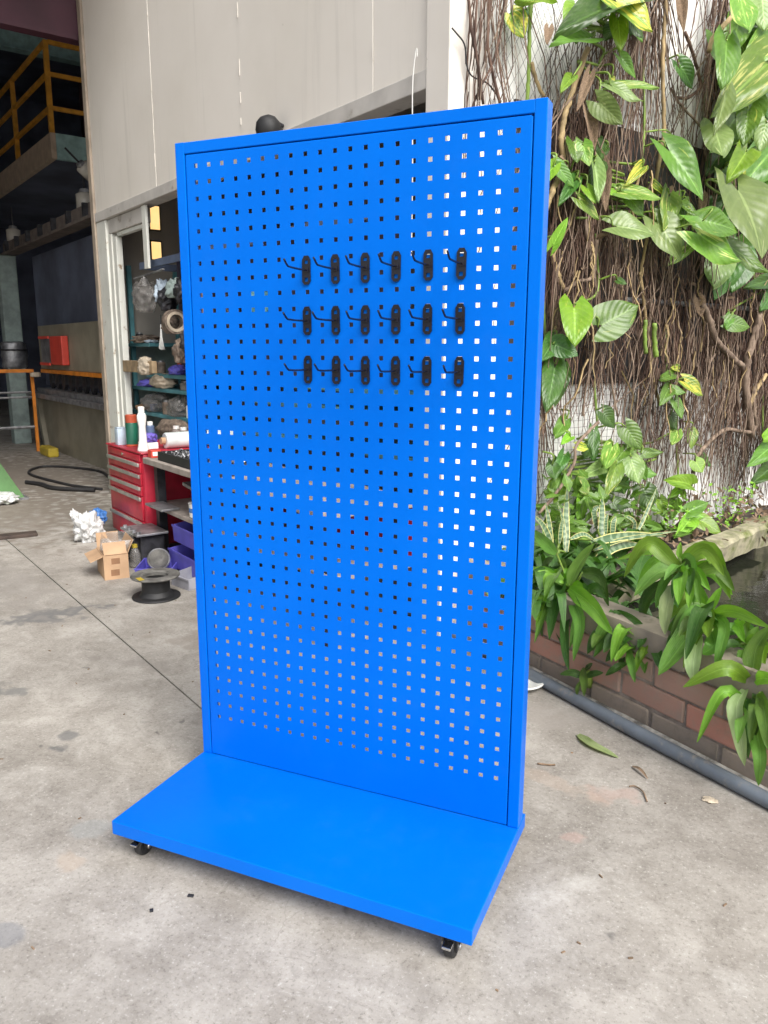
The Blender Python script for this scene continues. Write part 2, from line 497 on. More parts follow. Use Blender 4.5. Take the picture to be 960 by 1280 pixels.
def leafmat(name, base, light, var_col, var_amt, vein=0.5, rough=0.32, stripes=0.0):
    m, nt, b = nmat(name)
    uv = nt.nodes.new('ShaderNodeUVMap')
    uv.uv_map = 'UVMap'
    sp = nt.nodes.new('ShaderNodeSeparateXYZ')
    nt.links.new(uv.outputs[0], sp.inputs[0])
    u, v = sp.outputs[0], math_n(nt, 'ABSOLUTE', math_n(nt, 'SUBTRACT', sp.outputs[1], 0.5))
    oi = nt.nodes.new('ShaderNodeObjectInfo')
    rnd = oi.outputs['Random']
    off = nt.nodes.new('ShaderNodeCombineXYZ')
    nt.links.new(math_n(nt, 'MULTIPLY', rnd, 37.0), off.inputs[0])
    nt.links.new(math_n(nt, 'MULTIPLY', rnd, 11.0), off.inputs[2])
    ad = nt.nodes.new('ShaderNodeVectorMath'); ad.operation = 'ADD'
    nt.links.new(uv.outputs[0], ad.inputs[0]); nt.links.new(off.outputs[0], ad.inputs[1])
    n1 = noise_n(nt, ad.outputs[0], 3.0, 4)
    c = mixc(nt, maprange(nt, n1, 0.3, 0.7), base, light)
    if stripes:      # lengthwise ribbing of strap leaves
        wv = math_n(nt, 'SINE', math_n(nt, 'MULTIPLY', v, 90.0))
        c = mixc(nt, math_n(nt, 'MULTIPLY', maprange(nt, wv, -0.2, 1.0), stripes), c, light)
    else:            # side veins
        wv = math_n(nt, 'SINE', math_n(nt, 'SUBTRACT', math_n(nt, 'MULTIPLY', u, 46.0), math_n(nt, 'MULTIPLY', v, 34.0)))
        c = mixc(nt, math_n(nt, 'MULTIPLY', maprange(nt, wv, 0.55, 1.0), vein * 0.2), c, tuple(min(1, x * 1.7 + 0.02) for x in light))
    if var_amt:
        mp = nt.nodes.new('ShaderNodeMapping')
        mp.inputs['Rotation'].default_value = (0, 0, R(35))
        mp.inputs['Scale'].default_value = (2.2, 9.0, 3.0)
        nt.links.new(ad.outputs[0], mp.inputs['Vector'])
        n2 = noise_n(nt, mp.outputs[0], 1.0, 5, 0.6, 0.5)
        c = mixc(nt, maprange(nt, n2, 0.66 - var_amt * 0.26, 0.74 - var_amt * 0.2), c, var_col)
    c = mixc(nt, maprange(nt, v, 0.012, 0.04, vein, 0), c, tuple(min(1, x * 1.8 + 0.05) for x in light))
    sn = noise_n(nt, ad.outputs[0], 9.0, 5, 0.7)
    c = mixc(nt, maprange(nt, sn, 0.66, 0.72, 0, 0.7), c, (0.17, 0.11, 0.04))
    c = mixc(nt, maprange(nt, noise_n(nt, ad.outputs[0], 22.0, 4, 0.7), 0.45, 0.8, 0, 0.22), c, (0.36, 0.36, 0.27))
    br = nt.nodes.new('ShaderNodeHueSaturation')
    nt.links.new(c, br.inputs['Color'])
    nt.links.new(maprange(nt, rnd, 0, 1, 0.78, 1.25), br.inputs['Value'])
    nt.links.new(maprange(nt, rnd, 0, 1, 0.485, 0.51), br.inputs['Hue'])
    c = br.outputs[0]
    nt.links.new(c, b.inputs['Base Color'])
    b.inputs['Roughness'].default_value = rough
    b.inputs['Specular IOR Level'].default_value = 0.45
    bump_n(nt, b, wv, 0.25, 0.002)
    tr = nt.nodes.new('ShaderNodeBsdfTranslucent')
    nt.links.new(mixc(nt, 1.0, c, (1.2, 1.35, 0.5), 'MULTIPLY'), tr.inputs['Color'])
    mx = nt.nodes.new('ShaderNodeMixShader')
    mx.inputs[0].default_value = 0.28
    out = nt.nodes['Material Output']
    nt.links.new(b.outputs[0], mx.inputs[1]); nt.links.new(tr.outputs[0], mx.inputs[2])
    nt.links.new(mx.outputs[0], out.inputs['Surface'])
    return m
LEAFM = [leafmat('pothos_leaf_deep', (0.03, 0.09, 0.012), (0.06, 0.15, 0.02), (0.3, 0.4, 0.08), 0.0),
         leafmat('pothos_leaf_mid', (0.075, 0.18, 0.02), (0.125, 0.26, 0.035), (0.42, 0.5, 0.10), 0.12),
         leafmat('pothos_leaf_young', (0.14, 0.30, 0.018), (0.21, 0.39, 0.03), (0.5, 0.55, 0.1), 0.08),
         leafmat('pothos_leaf_variegated', (0.11, 0.23, 0.025), (0.17, 0.31, 0.04), (0.55, 0.60, 0.18), 0.5),
         leafmat('pothos_leaf_yellowed', (0.11, 0.24, 0.03), (0.20, 0.34, 0.04), (0.66, 0.62, 0.08), 0.85),
         leafmat('pothos_leaf_sky_glare', (0.14, 0.22, 0.06), (0.22, 0.31, 0.10), (0.38, 0.45, 0.2), 0.2)]  # sky glare on the leaves is put into this paler green
STRAPM = [leafmat('strap_leaf_deep', (0.032, 0.095, 0.014), (0.06, 0.15, 0.022), (0, 0, 0), 0, 0.25, 0.4, 0.3),
          leafmat('strap_leaf_mid', (0.08, 0.195, 0.024), (0.135, 0.275, 0.04), (0, 0, 0), 0, 0.25, 0.4, 0.35),
          leafmat('strap_leaf_bright', (0.12, 0.275, 0.018), (0.19, 0.37, 0.035), (0, 0, 0), 0, 0.25, 0.38, 0.35)]
STRAPM += [STRAPM[1], STRAPM[2], leafmat('strap_leaf_pale', (0.24, 0.34, 0.13), (0.34, 0.44, 0.20), (0, 0, 0), 0, 0.2, 0.4, 0.4)]
def swordmat():
    m, nt, b = nmat('snake_plant_leaf')
    uv = nt.nodes.new('ShaderNodeUVMap'); uv.uv_map = 'UVMap'
    sp = nt.nodes.new('ShaderNodeSeparateXYZ')
    nt.links.new(uv.outputs[0], sp.inputs[0])
    v = math_n(nt, 'ABSOLUTE', math_n(nt, 'SUBTRACT', sp.outputs[1], 0.5))
    wob = noise_n(nt, coords(nt), 25, 3)
    band = math_n(nt, 'SINE', math_n(nt, 'ADD', math_n(nt, 'MULTIPLY', sp.outputs[0], 60.0), math_n(nt, 'MULTIPLY', wob, 9.0)))
    c = mixc(nt, maprange(nt, band, -0.3, 0.6), (0.07, 0.13, 0.06), (0.19, 0.26, 0.15))
    c = mixc(nt, maprange(nt, v, 0.39, 0.43), c, (0.62, 0.58, 0.22))
    nt.links.new(c, b.inputs['Base Color'])
    b.inputs['Roughness'].default_value = 0.4
    return m
MT['sword'] = swordmat()

# ---------------------------------------------------------------- places of leaves and stems (metres)
LEAVES = [
  ('right', (0.728, 2.495, 2.768), (0.773, 2.371, 2.57), 0.123, 3),
  ('right', (0.813, 2.847, 2.89), (0.844, 2.8, 2.725), 0.152, 5),
  ('right', (0.688, 2.425, 2.583), (0.707, 2.255, 2.345), 0.125, 1),
  ('right', (0.881, 2.866, 2.602), (0.723, 2.384, 2.334), 0.2, 3),
  ('right', (0.886, 2.976, 2.749), (0.79, 2.706, 2.572), 0.161, 3),
  ('right', (0.731, 2.905, 2.797), (0.785, 2.899, 2.667), 0.133, 0),
  ('right', (0.661, 2.58, 2.269), (0.712, 2.467, 2.091), 0.137, 5),
  ('right', (0.699, 2.443, 2.379), (0.7, 2.243, 2.162), 0.07, 5),
  ('right', (0.799, 2.721, 2.36), (0.799, 2.62, 2.188), 0.106, 1),
  ('right', (0.884, 2.77, 2.306), (0.866, 2.737, 2.158), 0.084, 5),
  ('right', (0.811, 2.743, 2.179), (0.762, 2.454, 2.019), 0.109, 2),
  ('right', (0.924, 3.143, 2.254), (0.83, 2.877, 2.071), 0.18, 1),
  ('right', (0.771, 2.571, 1.991), (0.96, 2.398, 1.697), 0.286, 5),
  ('right', (0.783, 2.795, 2.1), (0.829, 2.876, 2.034), 0.064, 4),
  ('right', (0.702, 2.895, 2.232), (0.642, 2.749, 2.096), 0.104, 0),
  ('right', (0.657, 2.269, 1.798), (0.829, 2.37, 1.772), 0.111, 1),
  ('right', (0.618, 2.301, 1.764), (0.825, 2.464, 1.633), 0.169, 3),
  ('right', (0.746, 2.628, 1.745), (0.965, 2.71, 1.592), 0.116, 1),
  ('right', (0.936, 3.266, 2.624), (0.857, 3.025, 2.379), 0.165, 0),
  ('right', (0.719, 2.986, 2.681), (0.776, 3.045, 2.543), 0.138, 0),
  ('right', (0.909, 3.219, 2.064), (0.861, 3.134, 1.933), 0.171, 0),
  ('right', (0.693, 2.879, 2.117), (0.745, 2.93, 2.026), 0.106, 0),
  ('right', (0.706, 2.923, 1.714), (0.79, 3.05, 1.622), 0.101, 0),
  ('top', (0.326, 2.091, 2.672), (0.149, 1.577, 2.459), 0.165, 0),
  ('top', (0.272, 1.894, 2.609), (0.437, 1.941, 2.505), 0.135, 4),
  ('top', (0.285, 1.957, 2.565), (0.313, 1.926, 2.432), 0.072, 2),
  ('top', (0.201, 1.871, 2.471), (0.123, 1.531, 2.375), 0.075, 1),
  ('top', (0.29, 2.027, 2.443), (0.368, 2.064, 2.366), 0.047, 1),
  ('top', (0.269, 1.991, 2.318), (0.456, 2.116, 2.337), 0.051, 3),
  ('top', (0.269, 1.95, 2.312), (0.397, 2.014, 2.247), 0.067, 5),
  ('top', (0.231, 1.884, 2.238), (0.336, 1.906, 2.144), 0.089, 5),
  ('top', (0.147, 1.775, 2.305), (0.127, 1.68, 2.239), 0.045, 2),
  ('top', (0.27, 1.993, 2.352), (0.287, 2.001, 2.334), 0.03, 4),
  ('top', (0.269, 2.03, 2.568), (0.243, 1.945, 2.49), 0.073, 0),
  ('middle', (0.188, 1.848, 2.068), (0.227, 1.816, 1.984), 0.063, 3),
  ('middle', (0.226, 1.915, 2.007), (0.284, 1.814, 1.843), 0.06, 5),
  ('middle', (0.392, 2.206, 2.035), (0.363, 2.054, 1.956), 0.049, 4),
  ('middle', (0.319, 2.078, 1.914), (0.488, 2.174, 1.899), 0.088, 3),
  ('middle', (0.306, 2.015, 1.76), (0.487, 2.071, 1.748), 0.125, 5),
  ('middle', (0.11, 1.711, 1.648), (0.169, 1.714, 1.764), 0.043, 2),
  ('middle', (0.475, 2.312, 2.13), (0.673, 2.296, 1.923), 0.136, 1),
  ('middle', (0.496, 2.391, 1.941), (0.525, 2.239, 1.788), 0.099, 3),
  ('middle', (0.543, 2.473, 1.906), (0.649, 2.458, 1.854), 0.053, 1),
  ('middle', (0.455, 2.278, 1.812), (0.594, 2.26, 1.657), 0.153, 5),
  ('middle', (0.427, 2.308, 1.984), (0.487, 2.375, 1.939), 0.048, 4),
  ('middle', (0.273, 2.038, 1.914), (0.328, 2.095, 1.893), 0.035, 2),
  ('pair', (0.191, 1.813, 1.421), (0.238, 1.672, 1.266), 0.131, 2),
  ('pair', (0.274, 1.959, 1.331), (0.434, 2.079, 1.434), 0.152, 1),
  ('pair', (0.326, 2.091, 1.541), (0.37, 2.108, 1.527), 0.043, 0),
  ('board', (0.126, 1.738, 1.257), (0.234, 1.726, 1.218), 0.088, 0),
  ('board', (0.136, 1.756, 1.173), (0.151, 1.58, 0.991), 0.094, 0),
  ('board', (0.142, 1.868, 1.154), (0.15, 1.78, 1.002), 0.07, 0),
  ('board', (0.126, 1.779, 1.284), (0.105, 1.642, 1.191), 0.075, 0),
  ('board', (0.14, 1.904, 1.279), (0.181, 1.937, 1.238), 0.057, 0),
  ('board', (0.113, 1.818, 1.086), (0.095, 1.724, 1.021), 0.077, 0),
  ('sprig', (0.612, 2.594, 1.082), (0.717, 2.637, 1.015), 0.081, 4),
  ('sprig', (0.572, 2.524, 1.119), (0.512, 2.358, 1.092), 0.047, 1),
  ('sprig', (0.553, 2.491, 1.05), (0.541, 2.368, 0.986), 0.059, 1),
  ('sprig', (0.557, 2.497, 1.046), (0.634, 2.533, 1.026), 0.048, 1),
  ('sprig', (0.58, 2.539, 0.993), (0.629, 2.524, 0.9), 0.06, 1),
  ('sprig', (0.566, 2.554, 0.911), (0.601, 2.575, 0.834), 0.061, 0),
  ('sprig', (0.588, 2.551, 1.139), (0.569, 2.478, 1.155), 0.032, 4),
  ('lower', (0.3, 2.045, 0.957), (0.369, 2.066, 0.885), 0.077, 0),
  ('lower', (0.389, 2.201, 0.878), (0.472, 2.206, 0.771), 0.095, 1),
  ('lower', (0.275, 2.001, 0.876), (0.293, 1.932, 0.745), 0.051, 0),
  ('lower', (0.352, 2.096, 0.799), (0.343, 1.919, 0.706), 0.07, 3),
  ('lower', (0.422, 2.219, 0.732), (0.474, 2.148, 0.611), 0.103, 5),
  ('lower', (0.369, 2.125, 0.706), (0.369, 1.965, 0.576), 0.071, 3),
  ('lower', (0.458, 2.323, 0.737), (0.556, 2.395, 0.742), 0.047, 1),
  ('lower', (0.226, 1.874, 0.661), (0.295, 1.835, 0.61), 0.075, 3),
  ('lower', (0.178, 1.831, 0.776), (0.173, 1.719, 0.701), 0.049, 0),
  ('lower', (0.174, 1.822, 0.691), (0.17, 1.716, 0.613), 0.05, 1),
  ('lower', (0.197, 1.863, 0.852), (0.18, 1.773, 0.836), 0.039, 2),
  ('lower', (0.217, 1.899, 0.81), (0.272, 1.936, 0.794), 0.04, 4),
  ('lower', (0.312, 2.066, 0.695), (0.266, 1.884, 0.681), 0.062, 5),
  ('lower', (0.358, 2.148, 0.517), (0.446, 2.201, 0.499), 0.058, 0),
  ('lower', (0.477, 2.357, 0.566), (0.521, 2.333, 0.461), 0.107, 0),
  ('lower', (0.215, 1.835, 0.45), (0.308, 1.857, 0.439), 0.061, 1),
  ('lower', (0.47, 2.344, 0.644), (0.534, 2.396, 0.629), 0.051, 1),
  ('lower', (0.374, 2.276, 0.608), (0.403, 2.288, 0.536), 0.063, 0),
  ('lower', (0.119, 1.868, 0.743), (0.155, 1.891, 0.65), 0.051, 0),
  ('green', (0.69, 2.692, 0.537), (0.623, 2.412, 0.62), 0.082, 2),
  ('green', (0.671, 2.659, 0.396), (0.785, 2.757, 0.452), 0.072, 1),
  ('green', (0.699, 2.707, 0.368), (0.667, 2.489, 0.316), 0.079, 2),
  ('green', (0.726, 2.754, 0.352), (0.858, 2.764, 0.284), 0.09, 2),
  ('green', (0.681, 2.717, 0.382), (0.764, 2.762, 0.363), 0.055, 2),
  ('green', (0.629, 2.624, 0.523), (0.597, 2.528, 0.502), 0.037, 2),
  ('green', (0.644, 2.651, 0.507), (0.67, 2.657, 0.465), 0.038, 2),
  ('green', (0.509, 2.311, 0.391), (0.593, 2.359, 0.361), 0.04, 1),
  ('rod', (0.785, 2.898, 1.376), (0.905, 2.969, 1.357), 0.088, 1),
  ('rod', (0.801, 2.926, 1.414), (0.785, 2.858, 1.335), 0.046, 1),
  ('rod', (1.005, 3.347, 1.626), (0.876, 3.02, 1.564), 0.078, 0),
  ('rod', (1.003, 3.344, 1.558), (0.959, 3.166, 1.451), 0.088, 0),
  ('edge', (1.084, 3.386, 0.698), (0.993, 3.123, 0.627), 0.096, 1),
  ('edge', (1.093, 3.4, 0.57), (1.003, 3.141, 0.513), 0.096, 0),
  ('edge', (1.077, 3.373, 0.773), (1.018, 3.208, 0.732), 0.064, 2),
  ('roof', (0.058, 1.721, 2.588), (-0.025, 1.473, 2.493), 0.043, 2),
  ('roof', (-0.056, 1.581, 2.497), (-0.006, 1.607, 2.42), 0.083, 4),
  ('roof', (-0.038, 1.653, 2.536), (-0.055, 1.583, 2.453), 0.062, 0),
  ('right', (0.882, 3.069, 2.072), (0.951, 3.09, 1.853), 0.163, 0),
  ('right', (0.973, 3.371, 2.073), (0.952, 3.233, 1.901), 0.135, 0),
  ('right', (0.728, 2.88, 2.828), (0.694, 2.719, 2.602), 0.119, 1),
  ('right', (0.722, 2.93, 1.989), (0.661, 2.722, 1.775), 0.121, 0),
  ('right', (0.683, 2.841, 2.687), (0.75, 2.857, 2.494), 0.164, 3),
  ('right', (0.965, 3.357, 2.276), (1.047, 3.401, 2.048), 0.135, 1),
  ('right', (0.724, 2.953, 2.542), (0.703, 2.815, 2.365), 0.119, 3),
  ('right', (0.853, 3.121, 2.275), (0.825, 2.969, 2.1), 0.157, 5),
  ('right', (0.748, 2.773, 2.346), (0.69, 2.57, 2.174), 0.145, 5),
  ('right', (0.751, 2.921, 2.475), (0.803, 2.91, 2.304), 0.144, 1),
  ('right', (0.631, 2.629, 2.668), (0.691, 2.633, 2.525), 0.153, 1),
  ('right', (0.741, 2.984, 2.556), (0.781, 2.952, 2.35), 0.141, 1),
  ('right', (0.887, 3.179, 2.989), (0.903, 3.106, 2.822), 0.166, 0),
  ('right', (0.8, 3.026, 1.829), (0.759, 2.853, 1.646), 0.149, 0),
  ('right', (0.883, 3.072, 2.099), (0.827, 2.872, 1.893), 0.131, 3),
  ('right', (0.814, 2.929, 2.47), (0.812, 2.825, 2.269), 0.122, 1),
  ('right', (0.738, 2.918, 1.748), (0.706, 2.76, 1.531), 0.152, 5),
  ('right', (0.794, 3.056, 2.843), (0.78, 2.931, 2.645), 0.163, 0),
  ('right', (0.908, 3.096, 2.642), (0.984, 3.128, 2.432), 0.138, 1),
  ('right', (1.004, 3.345, 2.185), (1.068, 3.357, 2.01), 0.139, 0),
  ('right', (0.822, 3.026, 1.744), (0.805, 2.895, 1.537), 0.171, 0),
  ('right', (0.81, 3.105, 2.376), (0.856, 3.086, 2.19), 0.15, 1),
  ('right', (0.899, 3.121, 2.181), (0.872, 2.971, 1.99), 0.161, 1),
  ('right', (0.78, 2.991, 1.75), (0.743, 2.826, 1.518), 0.157, 0),
  ('right', (0.832, 3.104, 2.038), (0.835, 3.007, 1.861), 0.138, 5),
  ('right', (0.899, 3.08, 2.572), (0.883, 2.949, 2.35), 0.149, 0),
  ('top', (0.314, 2.09, 2.6), (0.375, 2.117, 2.521), 0.071, 0),
  ('top', (0.143, 1.808, 2.578), (0.129, 1.704, 2.489), 0.073, 2),
  ('top', (0.132, 1.83, 2.523), (0.158, 1.796, 2.438), 0.071, 1),
  ('top', (0.253, 2.124, 2.729), (0.254, 2.045, 2.612), 0.061, 0),
  ('top', (0.237, 2.036, 2.696), (0.213, 1.912, 2.598), 0.056, 1),
  ('top', (0.33, 2.2, 2.67), (0.324, 2.108, 2.565), 0.079, 0),
  ('top', (0.236, 1.974, 2.643), (0.189, 1.81, 2.52), 0.062, 2),
  ('top', (0.305, 2.155, 2.624), (0.367, 2.183, 2.54), 0.065, 1),
  ('lower', (0.295, 2.118, 0.718), (0.347, 2.128, 0.628), 0.057, 1),
  ('lower', (0.261, 2.098, 0.783), (0.274, 2.04, 0.723), 0.049, 0),
  ('lower', (0.229, 2.103, 0.526), (0.211, 1.99, 0.46), 0.061, 0),
  ('lower', (0.233, 2.009, 0.547), (0.242, 1.943, 0.46), 0.056, 2),
  ('lower', (0.446, 2.323, 0.689), (0.496, 2.33, 0.604), 0.055, 1),
  ('lower', (0.277, 2.126, 0.693), (0.328, 2.135, 0.614), 0.053, 2),
  ('lower', (0.148, 1.798, 0.649), (0.142, 1.705, 0.602), 0.046, 2),
  ('middle', (0.097, 1.748, 1.982), (0.178, 1.79, 1.89), 0.056, 1),
  ('middle', (0.555, 2.555, 1.921), (0.569, 2.479, 1.786), 0.076, 3),
  ('middle', (0.588, 2.653, 1.759), (0.53, 2.45, 1.662), 0.085, 3),
  ('middle', (0.236, 1.974, 2.018), (0.235, 1.871, 1.907), 0.071, 0),
  ('middle', (0.102, 1.697, 1.956), (0.071, 1.541, 1.843), 0.054, 2),
  ('middle', (0.498, 2.414, 2.181), (0.551, 2.407, 2.079), 0.074, 2),
  ('middle', (0.342, 2.118, 1.903), (0.424, 2.162, 1.821), 0.082, 1),
  ('middle', (0.548, 2.522, 1.942), (0.527, 2.384, 1.815), 0.09, 1),
  ('middle', (0.184, 1.821, 1.852), (0.274, 1.879, 1.775), 0.064, 3),
  ('middle', (0.492, 2.445, 2.518), (0.567, 2.475, 2.413), 0.08, 0),
  ('middle', (0.243, 2.046, 2.12), (0.246, 1.951, 2.019), 0.055, 0),
  ('middle', (0.213, 1.851, 1.899), (0.261, 1.835, 1.833), 0.06, 2),
  ('middle', (0.165, 1.849, 1.93), (0.14, 1.702, 1.823), 0.05, 0),
  ('middle', (0.444, 2.359, 1.877), (0.471, 2.305, 1.804), 0.07, 3),
  ('middle', (0.149, 1.841, 2.08), (0.184, 1.8, 1.994), 0.079, 1),
  ('lower', (0.662, 2.763, 0.82), (0.679, 2.712, 0.733), 0.059, 3),
  ('lower', (0.421, 2.38, 0.8), (0.405, 2.271, 0.717), 0.055, 1),
  ('lower', (0.617, 2.664, 0.429), (0.611, 2.573, 0.378), 0.05, 1),
  ('lower', (0.169, 1.936, 0.618), (0.148, 1.818, 0.558), 0.051, 2),
  ('lower', (0.394, 2.211, 0.766), (0.356, 2.062, 0.695), 0.045, 1),
  ('lower', (0.694, 2.74, 0.663), (0.735, 2.73, 0.603), 0.08, 2),
  ('lower', (0.6, 2.593, 0.832), (0.591, 2.498, 0.772), 0.061, 3),
  ('lower', (0.542, 2.553, 0.481), (0.58, 2.538, 0.407), 0.058, 2),
  ('lower', (0.702, 2.895, 0.683), (0.776, 2.944, 0.607), 0.057, 0),
  ('lower', (0.166, 1.911, 0.926), (0.139, 1.782, 0.847), 0.057, 1),
  ('lower', (0.144, 1.75, 0.738), (0.168, 1.712, 0.678), 0.056, 0),
  ('lower', (0.225, 2.035, 0.614), (0.28, 2.05, 0.524), 0.06, 3),
  ('lower', (0.252, 2.082, 0.796), (0.245, 1.988, 0.743), 0.06, 0),
  ('lower', (0.318, 2.157, 0.551), (0.285, 2.019, 0.518), 0.061, 1),
]
STEMS = [
  ('cane', [(0.176, 1.929, 2.457), (0.136, 1.857, 2.284), (0.117, 1.824, 2.193), (0.11, 1.811, 2.129), (0.109, 1.811, 2.074), (0.117, 1.825, 1.986), (0.111, 1.813, 1.965), (0.087, 1.771, 1.872), (0.07, 1.741, 1.802)], 0.0116),
  ('cane2', [(0.089, 1.815, 1.632), (0.106, 1.846, 1.562), (0.135, 1.896, 1.478)], 0.0103),
  ('branch', [(0.141, 1.866, 1.482), (0.181, 1.936, 1.526), (0.22, 2.006, 1.541), (0.232, 2.027, 1.58), (0.237, 2.036, 1.71)], 0.0089),
  ('brown', [(0.114, 1.9, 1.465), (0.091, 1.86, 1.378), (0.086, 1.85, 1.306)], 0.0105),
  ('thick', [(0.669, 2.694, 1.461), (0.702, 2.753, 1.393), (0.734, 2.81, 1.306), (0.785, 2.898, 1.237), (0.882, 3.07, 1.149)], 0.0165),
  ('trunk', [(0.947, 3.225, 1.432), (0.921, 3.178, 1.268), (0.901, 3.143, 1.169), (0.91, 3.16, 1.021), (0.938, 3.209, 0.894), (0.967, 3.261, 0.756)], 0.02),
  ('trunkb', [(1.013, 3.341, 1.101), (0.965, 3.257, 1.013), (0.942, 3.216, 0.939), (0.94, 3.212, 0.872)], 0.0112),
  ('yellow', [(0.431, 2.377, 2.772), (0.428, 2.373, 2.622), (0.431, 2.377, 2.489), (0.441, 2.395, 2.369), (0.453, 2.417, 2.221), (0.443, 2.397, 2.097), (0.433, 2.38, 1.955)], 0.0091),
  ('orange', [(0.706, 2.658, 2.758), (0.667, 2.591, 2.694), (0.627, 2.52, 2.623), (0.616, 2.5, 2.565)], 0.0109),
  ('greycurve', [(0.303, 1.948, 0.914), (0.274, 1.898, 0.881), (0.231, 1.822, 0.816), (0.228, 1.818, 0.745), (0.199, 1.767, 0.672), (0.168, 1.712, 0.607), (0.12, 1.627, 0.54)], 0.0071),
  ('arch', [(0.687, 2.767, 0.59), (0.706, 2.8, 0.69), (0.771, 2.915, 0.772), (0.831, 3.02, 0.808), (0.901, 3.144, 0.791), (0.957, 3.242, 0.78), (0.984, 3.289, 0.813), (0.968, 3.261, 0.892), (0.956, 3.241, 0.969)], 0.0112),
  ('pole', [(-0.012, 1.697, 2.594), (-0.013, 1.696, 2.467), (-0.012, 1.698, 2.352), (-0.012, 1.698, 2.264), (-0.013, 1.696, 2.144)], 0.008),
  ('poleb', [(-0.002, 1.695, 2.356), (0.018, 1.731, 2.284), (0.043, 1.775, 2.234)], 0.0081),
  ('cutA', [(0.446, 2.242, 1.37), (0.447, 2.244, 1.298), (0.455, 2.257, 1.217)], 0.0093),
  ('cutB', [(0.481, 2.302, 1.357), (0.485, 2.31, 1.28), (0.496, 2.33, 1.202)], 0.0113),
  ('diag', [(0.463, 2.474, 2.422), (0.504, 2.547, 2.368), (0.567, 2.656, 2.319), (0.647, 2.798, 2.253)], 0.0058),
  ('twist', [(0.5, 2.579, 2.687), (0.529, 2.631, 2.631), (0.562, 2.688, 2.547), (0.577, 2.715, 2.482), (0.531, 2.635, 2.416), (0.484, 2.551, 2.399)], 0.0077),
  ('rope1', [(0.399, 2.32, 1.593), (0.431, 2.378, 1.394), (0.457, 2.423, 1.224), (0.473, 2.452, 1.108), (0.515, 2.524, 0.968)], 0.0078),
  ('rope2', [(0.322, 2.185, 1.351), (0.305, 2.154, 1.224), (0.32, 2.182, 1.076), (0.349, 2.232, 0.923)], 0.0057),
  ('rope3', [(0.248, 2.095, 1.296), (0.239, 2.08, 1.17), (0.223, 2.052, 1.079), (0.215, 2.038, 0.933)], 0.0055),
  ('rope4', [(0.45, 2.411, 2.175), (0.433, 2.38, 1.955), (0.415, 2.348, 1.739), (0.4, 2.322, 1.575)], 0.0075),
  ('rope5', [(0.672, 2.801, 1.225), (0.679, 2.814, 1.367), (0.645, 2.754, 1.445)], 0.0062),
  ('rope6', [(0.747, 2.893, 1.225), (0.716, 2.838, 1.142), (0.71, 2.828, 0.976)], 0.0063),
  ('rope7', [(0.196, 2.003, 1.874), (0.209, 2.027, 1.744), (0.224, 2.054, 1.644)], 0.0071),
  ('rope8', [(-0.143, 1.406, 2.508), (-0.145, 1.404, 2.363), (-0.135, 1.421, 2.257), (-0.129, 1.432, 2.162)], 0.0045),
  ('rope9', [(-0.165, 1.368, 2.498), (-0.153, 1.389, 2.386), (-0.137, 1.417, 2.284), (-0.12, 1.447, 2.151)], 0.006),
  ('rope10', [(-0.119, 1.489, 2.534), (-0.12, 1.488, 2.359), (-0.101, 1.521, 2.254), (-0.084, 1.551, 2.174)], 0.0062),
  ('rope11', [(-0.078, 1.562, 2.554), (-0.088, 1.545, 2.428), (-0.108, 1.508, 2.307), (-0.138, 1.456, 2.212), (-0.157, 1.423, 2.135)], 0.0046),
  ('rope12', [(-0.219, 1.353, 2.397), (-0.189, 1.407, 2.356), (-0.182, 1.419, 2.29), (-0.167, 1.445, 2.254), (-0.125, 1.519, 2.242), (-0.092, 1.577, 2.196)], 0.0031),
  ('rope13', [(0.182, 1.98, 1.871), (0.196, 2.003, 1.741), (0.22, 2.047, 1.609), (0.248, 2.096, 1.474)], 0.0089),
]
DEAD = [
  ((0.644, 2.691, 1.493), (0.674, 2.683, 1.398), 0.06),
  ((0.242, 1.983, 2.02), (0.29, 2.007, 1.822), 0.065),
  ((0.476, 2.396, 2.778), (0.522, 2.417, 2.636), 0.053),
  ((0.067, 1.676, 2.466), (0.075, 1.628, 2.396), 0.037),
  ((0.629, 2.665, 1.978), (0.641, 2.625, 1.887), 0.043),
  ((0.194, 1.898, 2.349), (0.175, 1.805, 2.206), 0.043),
  ((0.192, 1.895, 2.209), (0.237, 1.914, 2.053), 0.05),
]
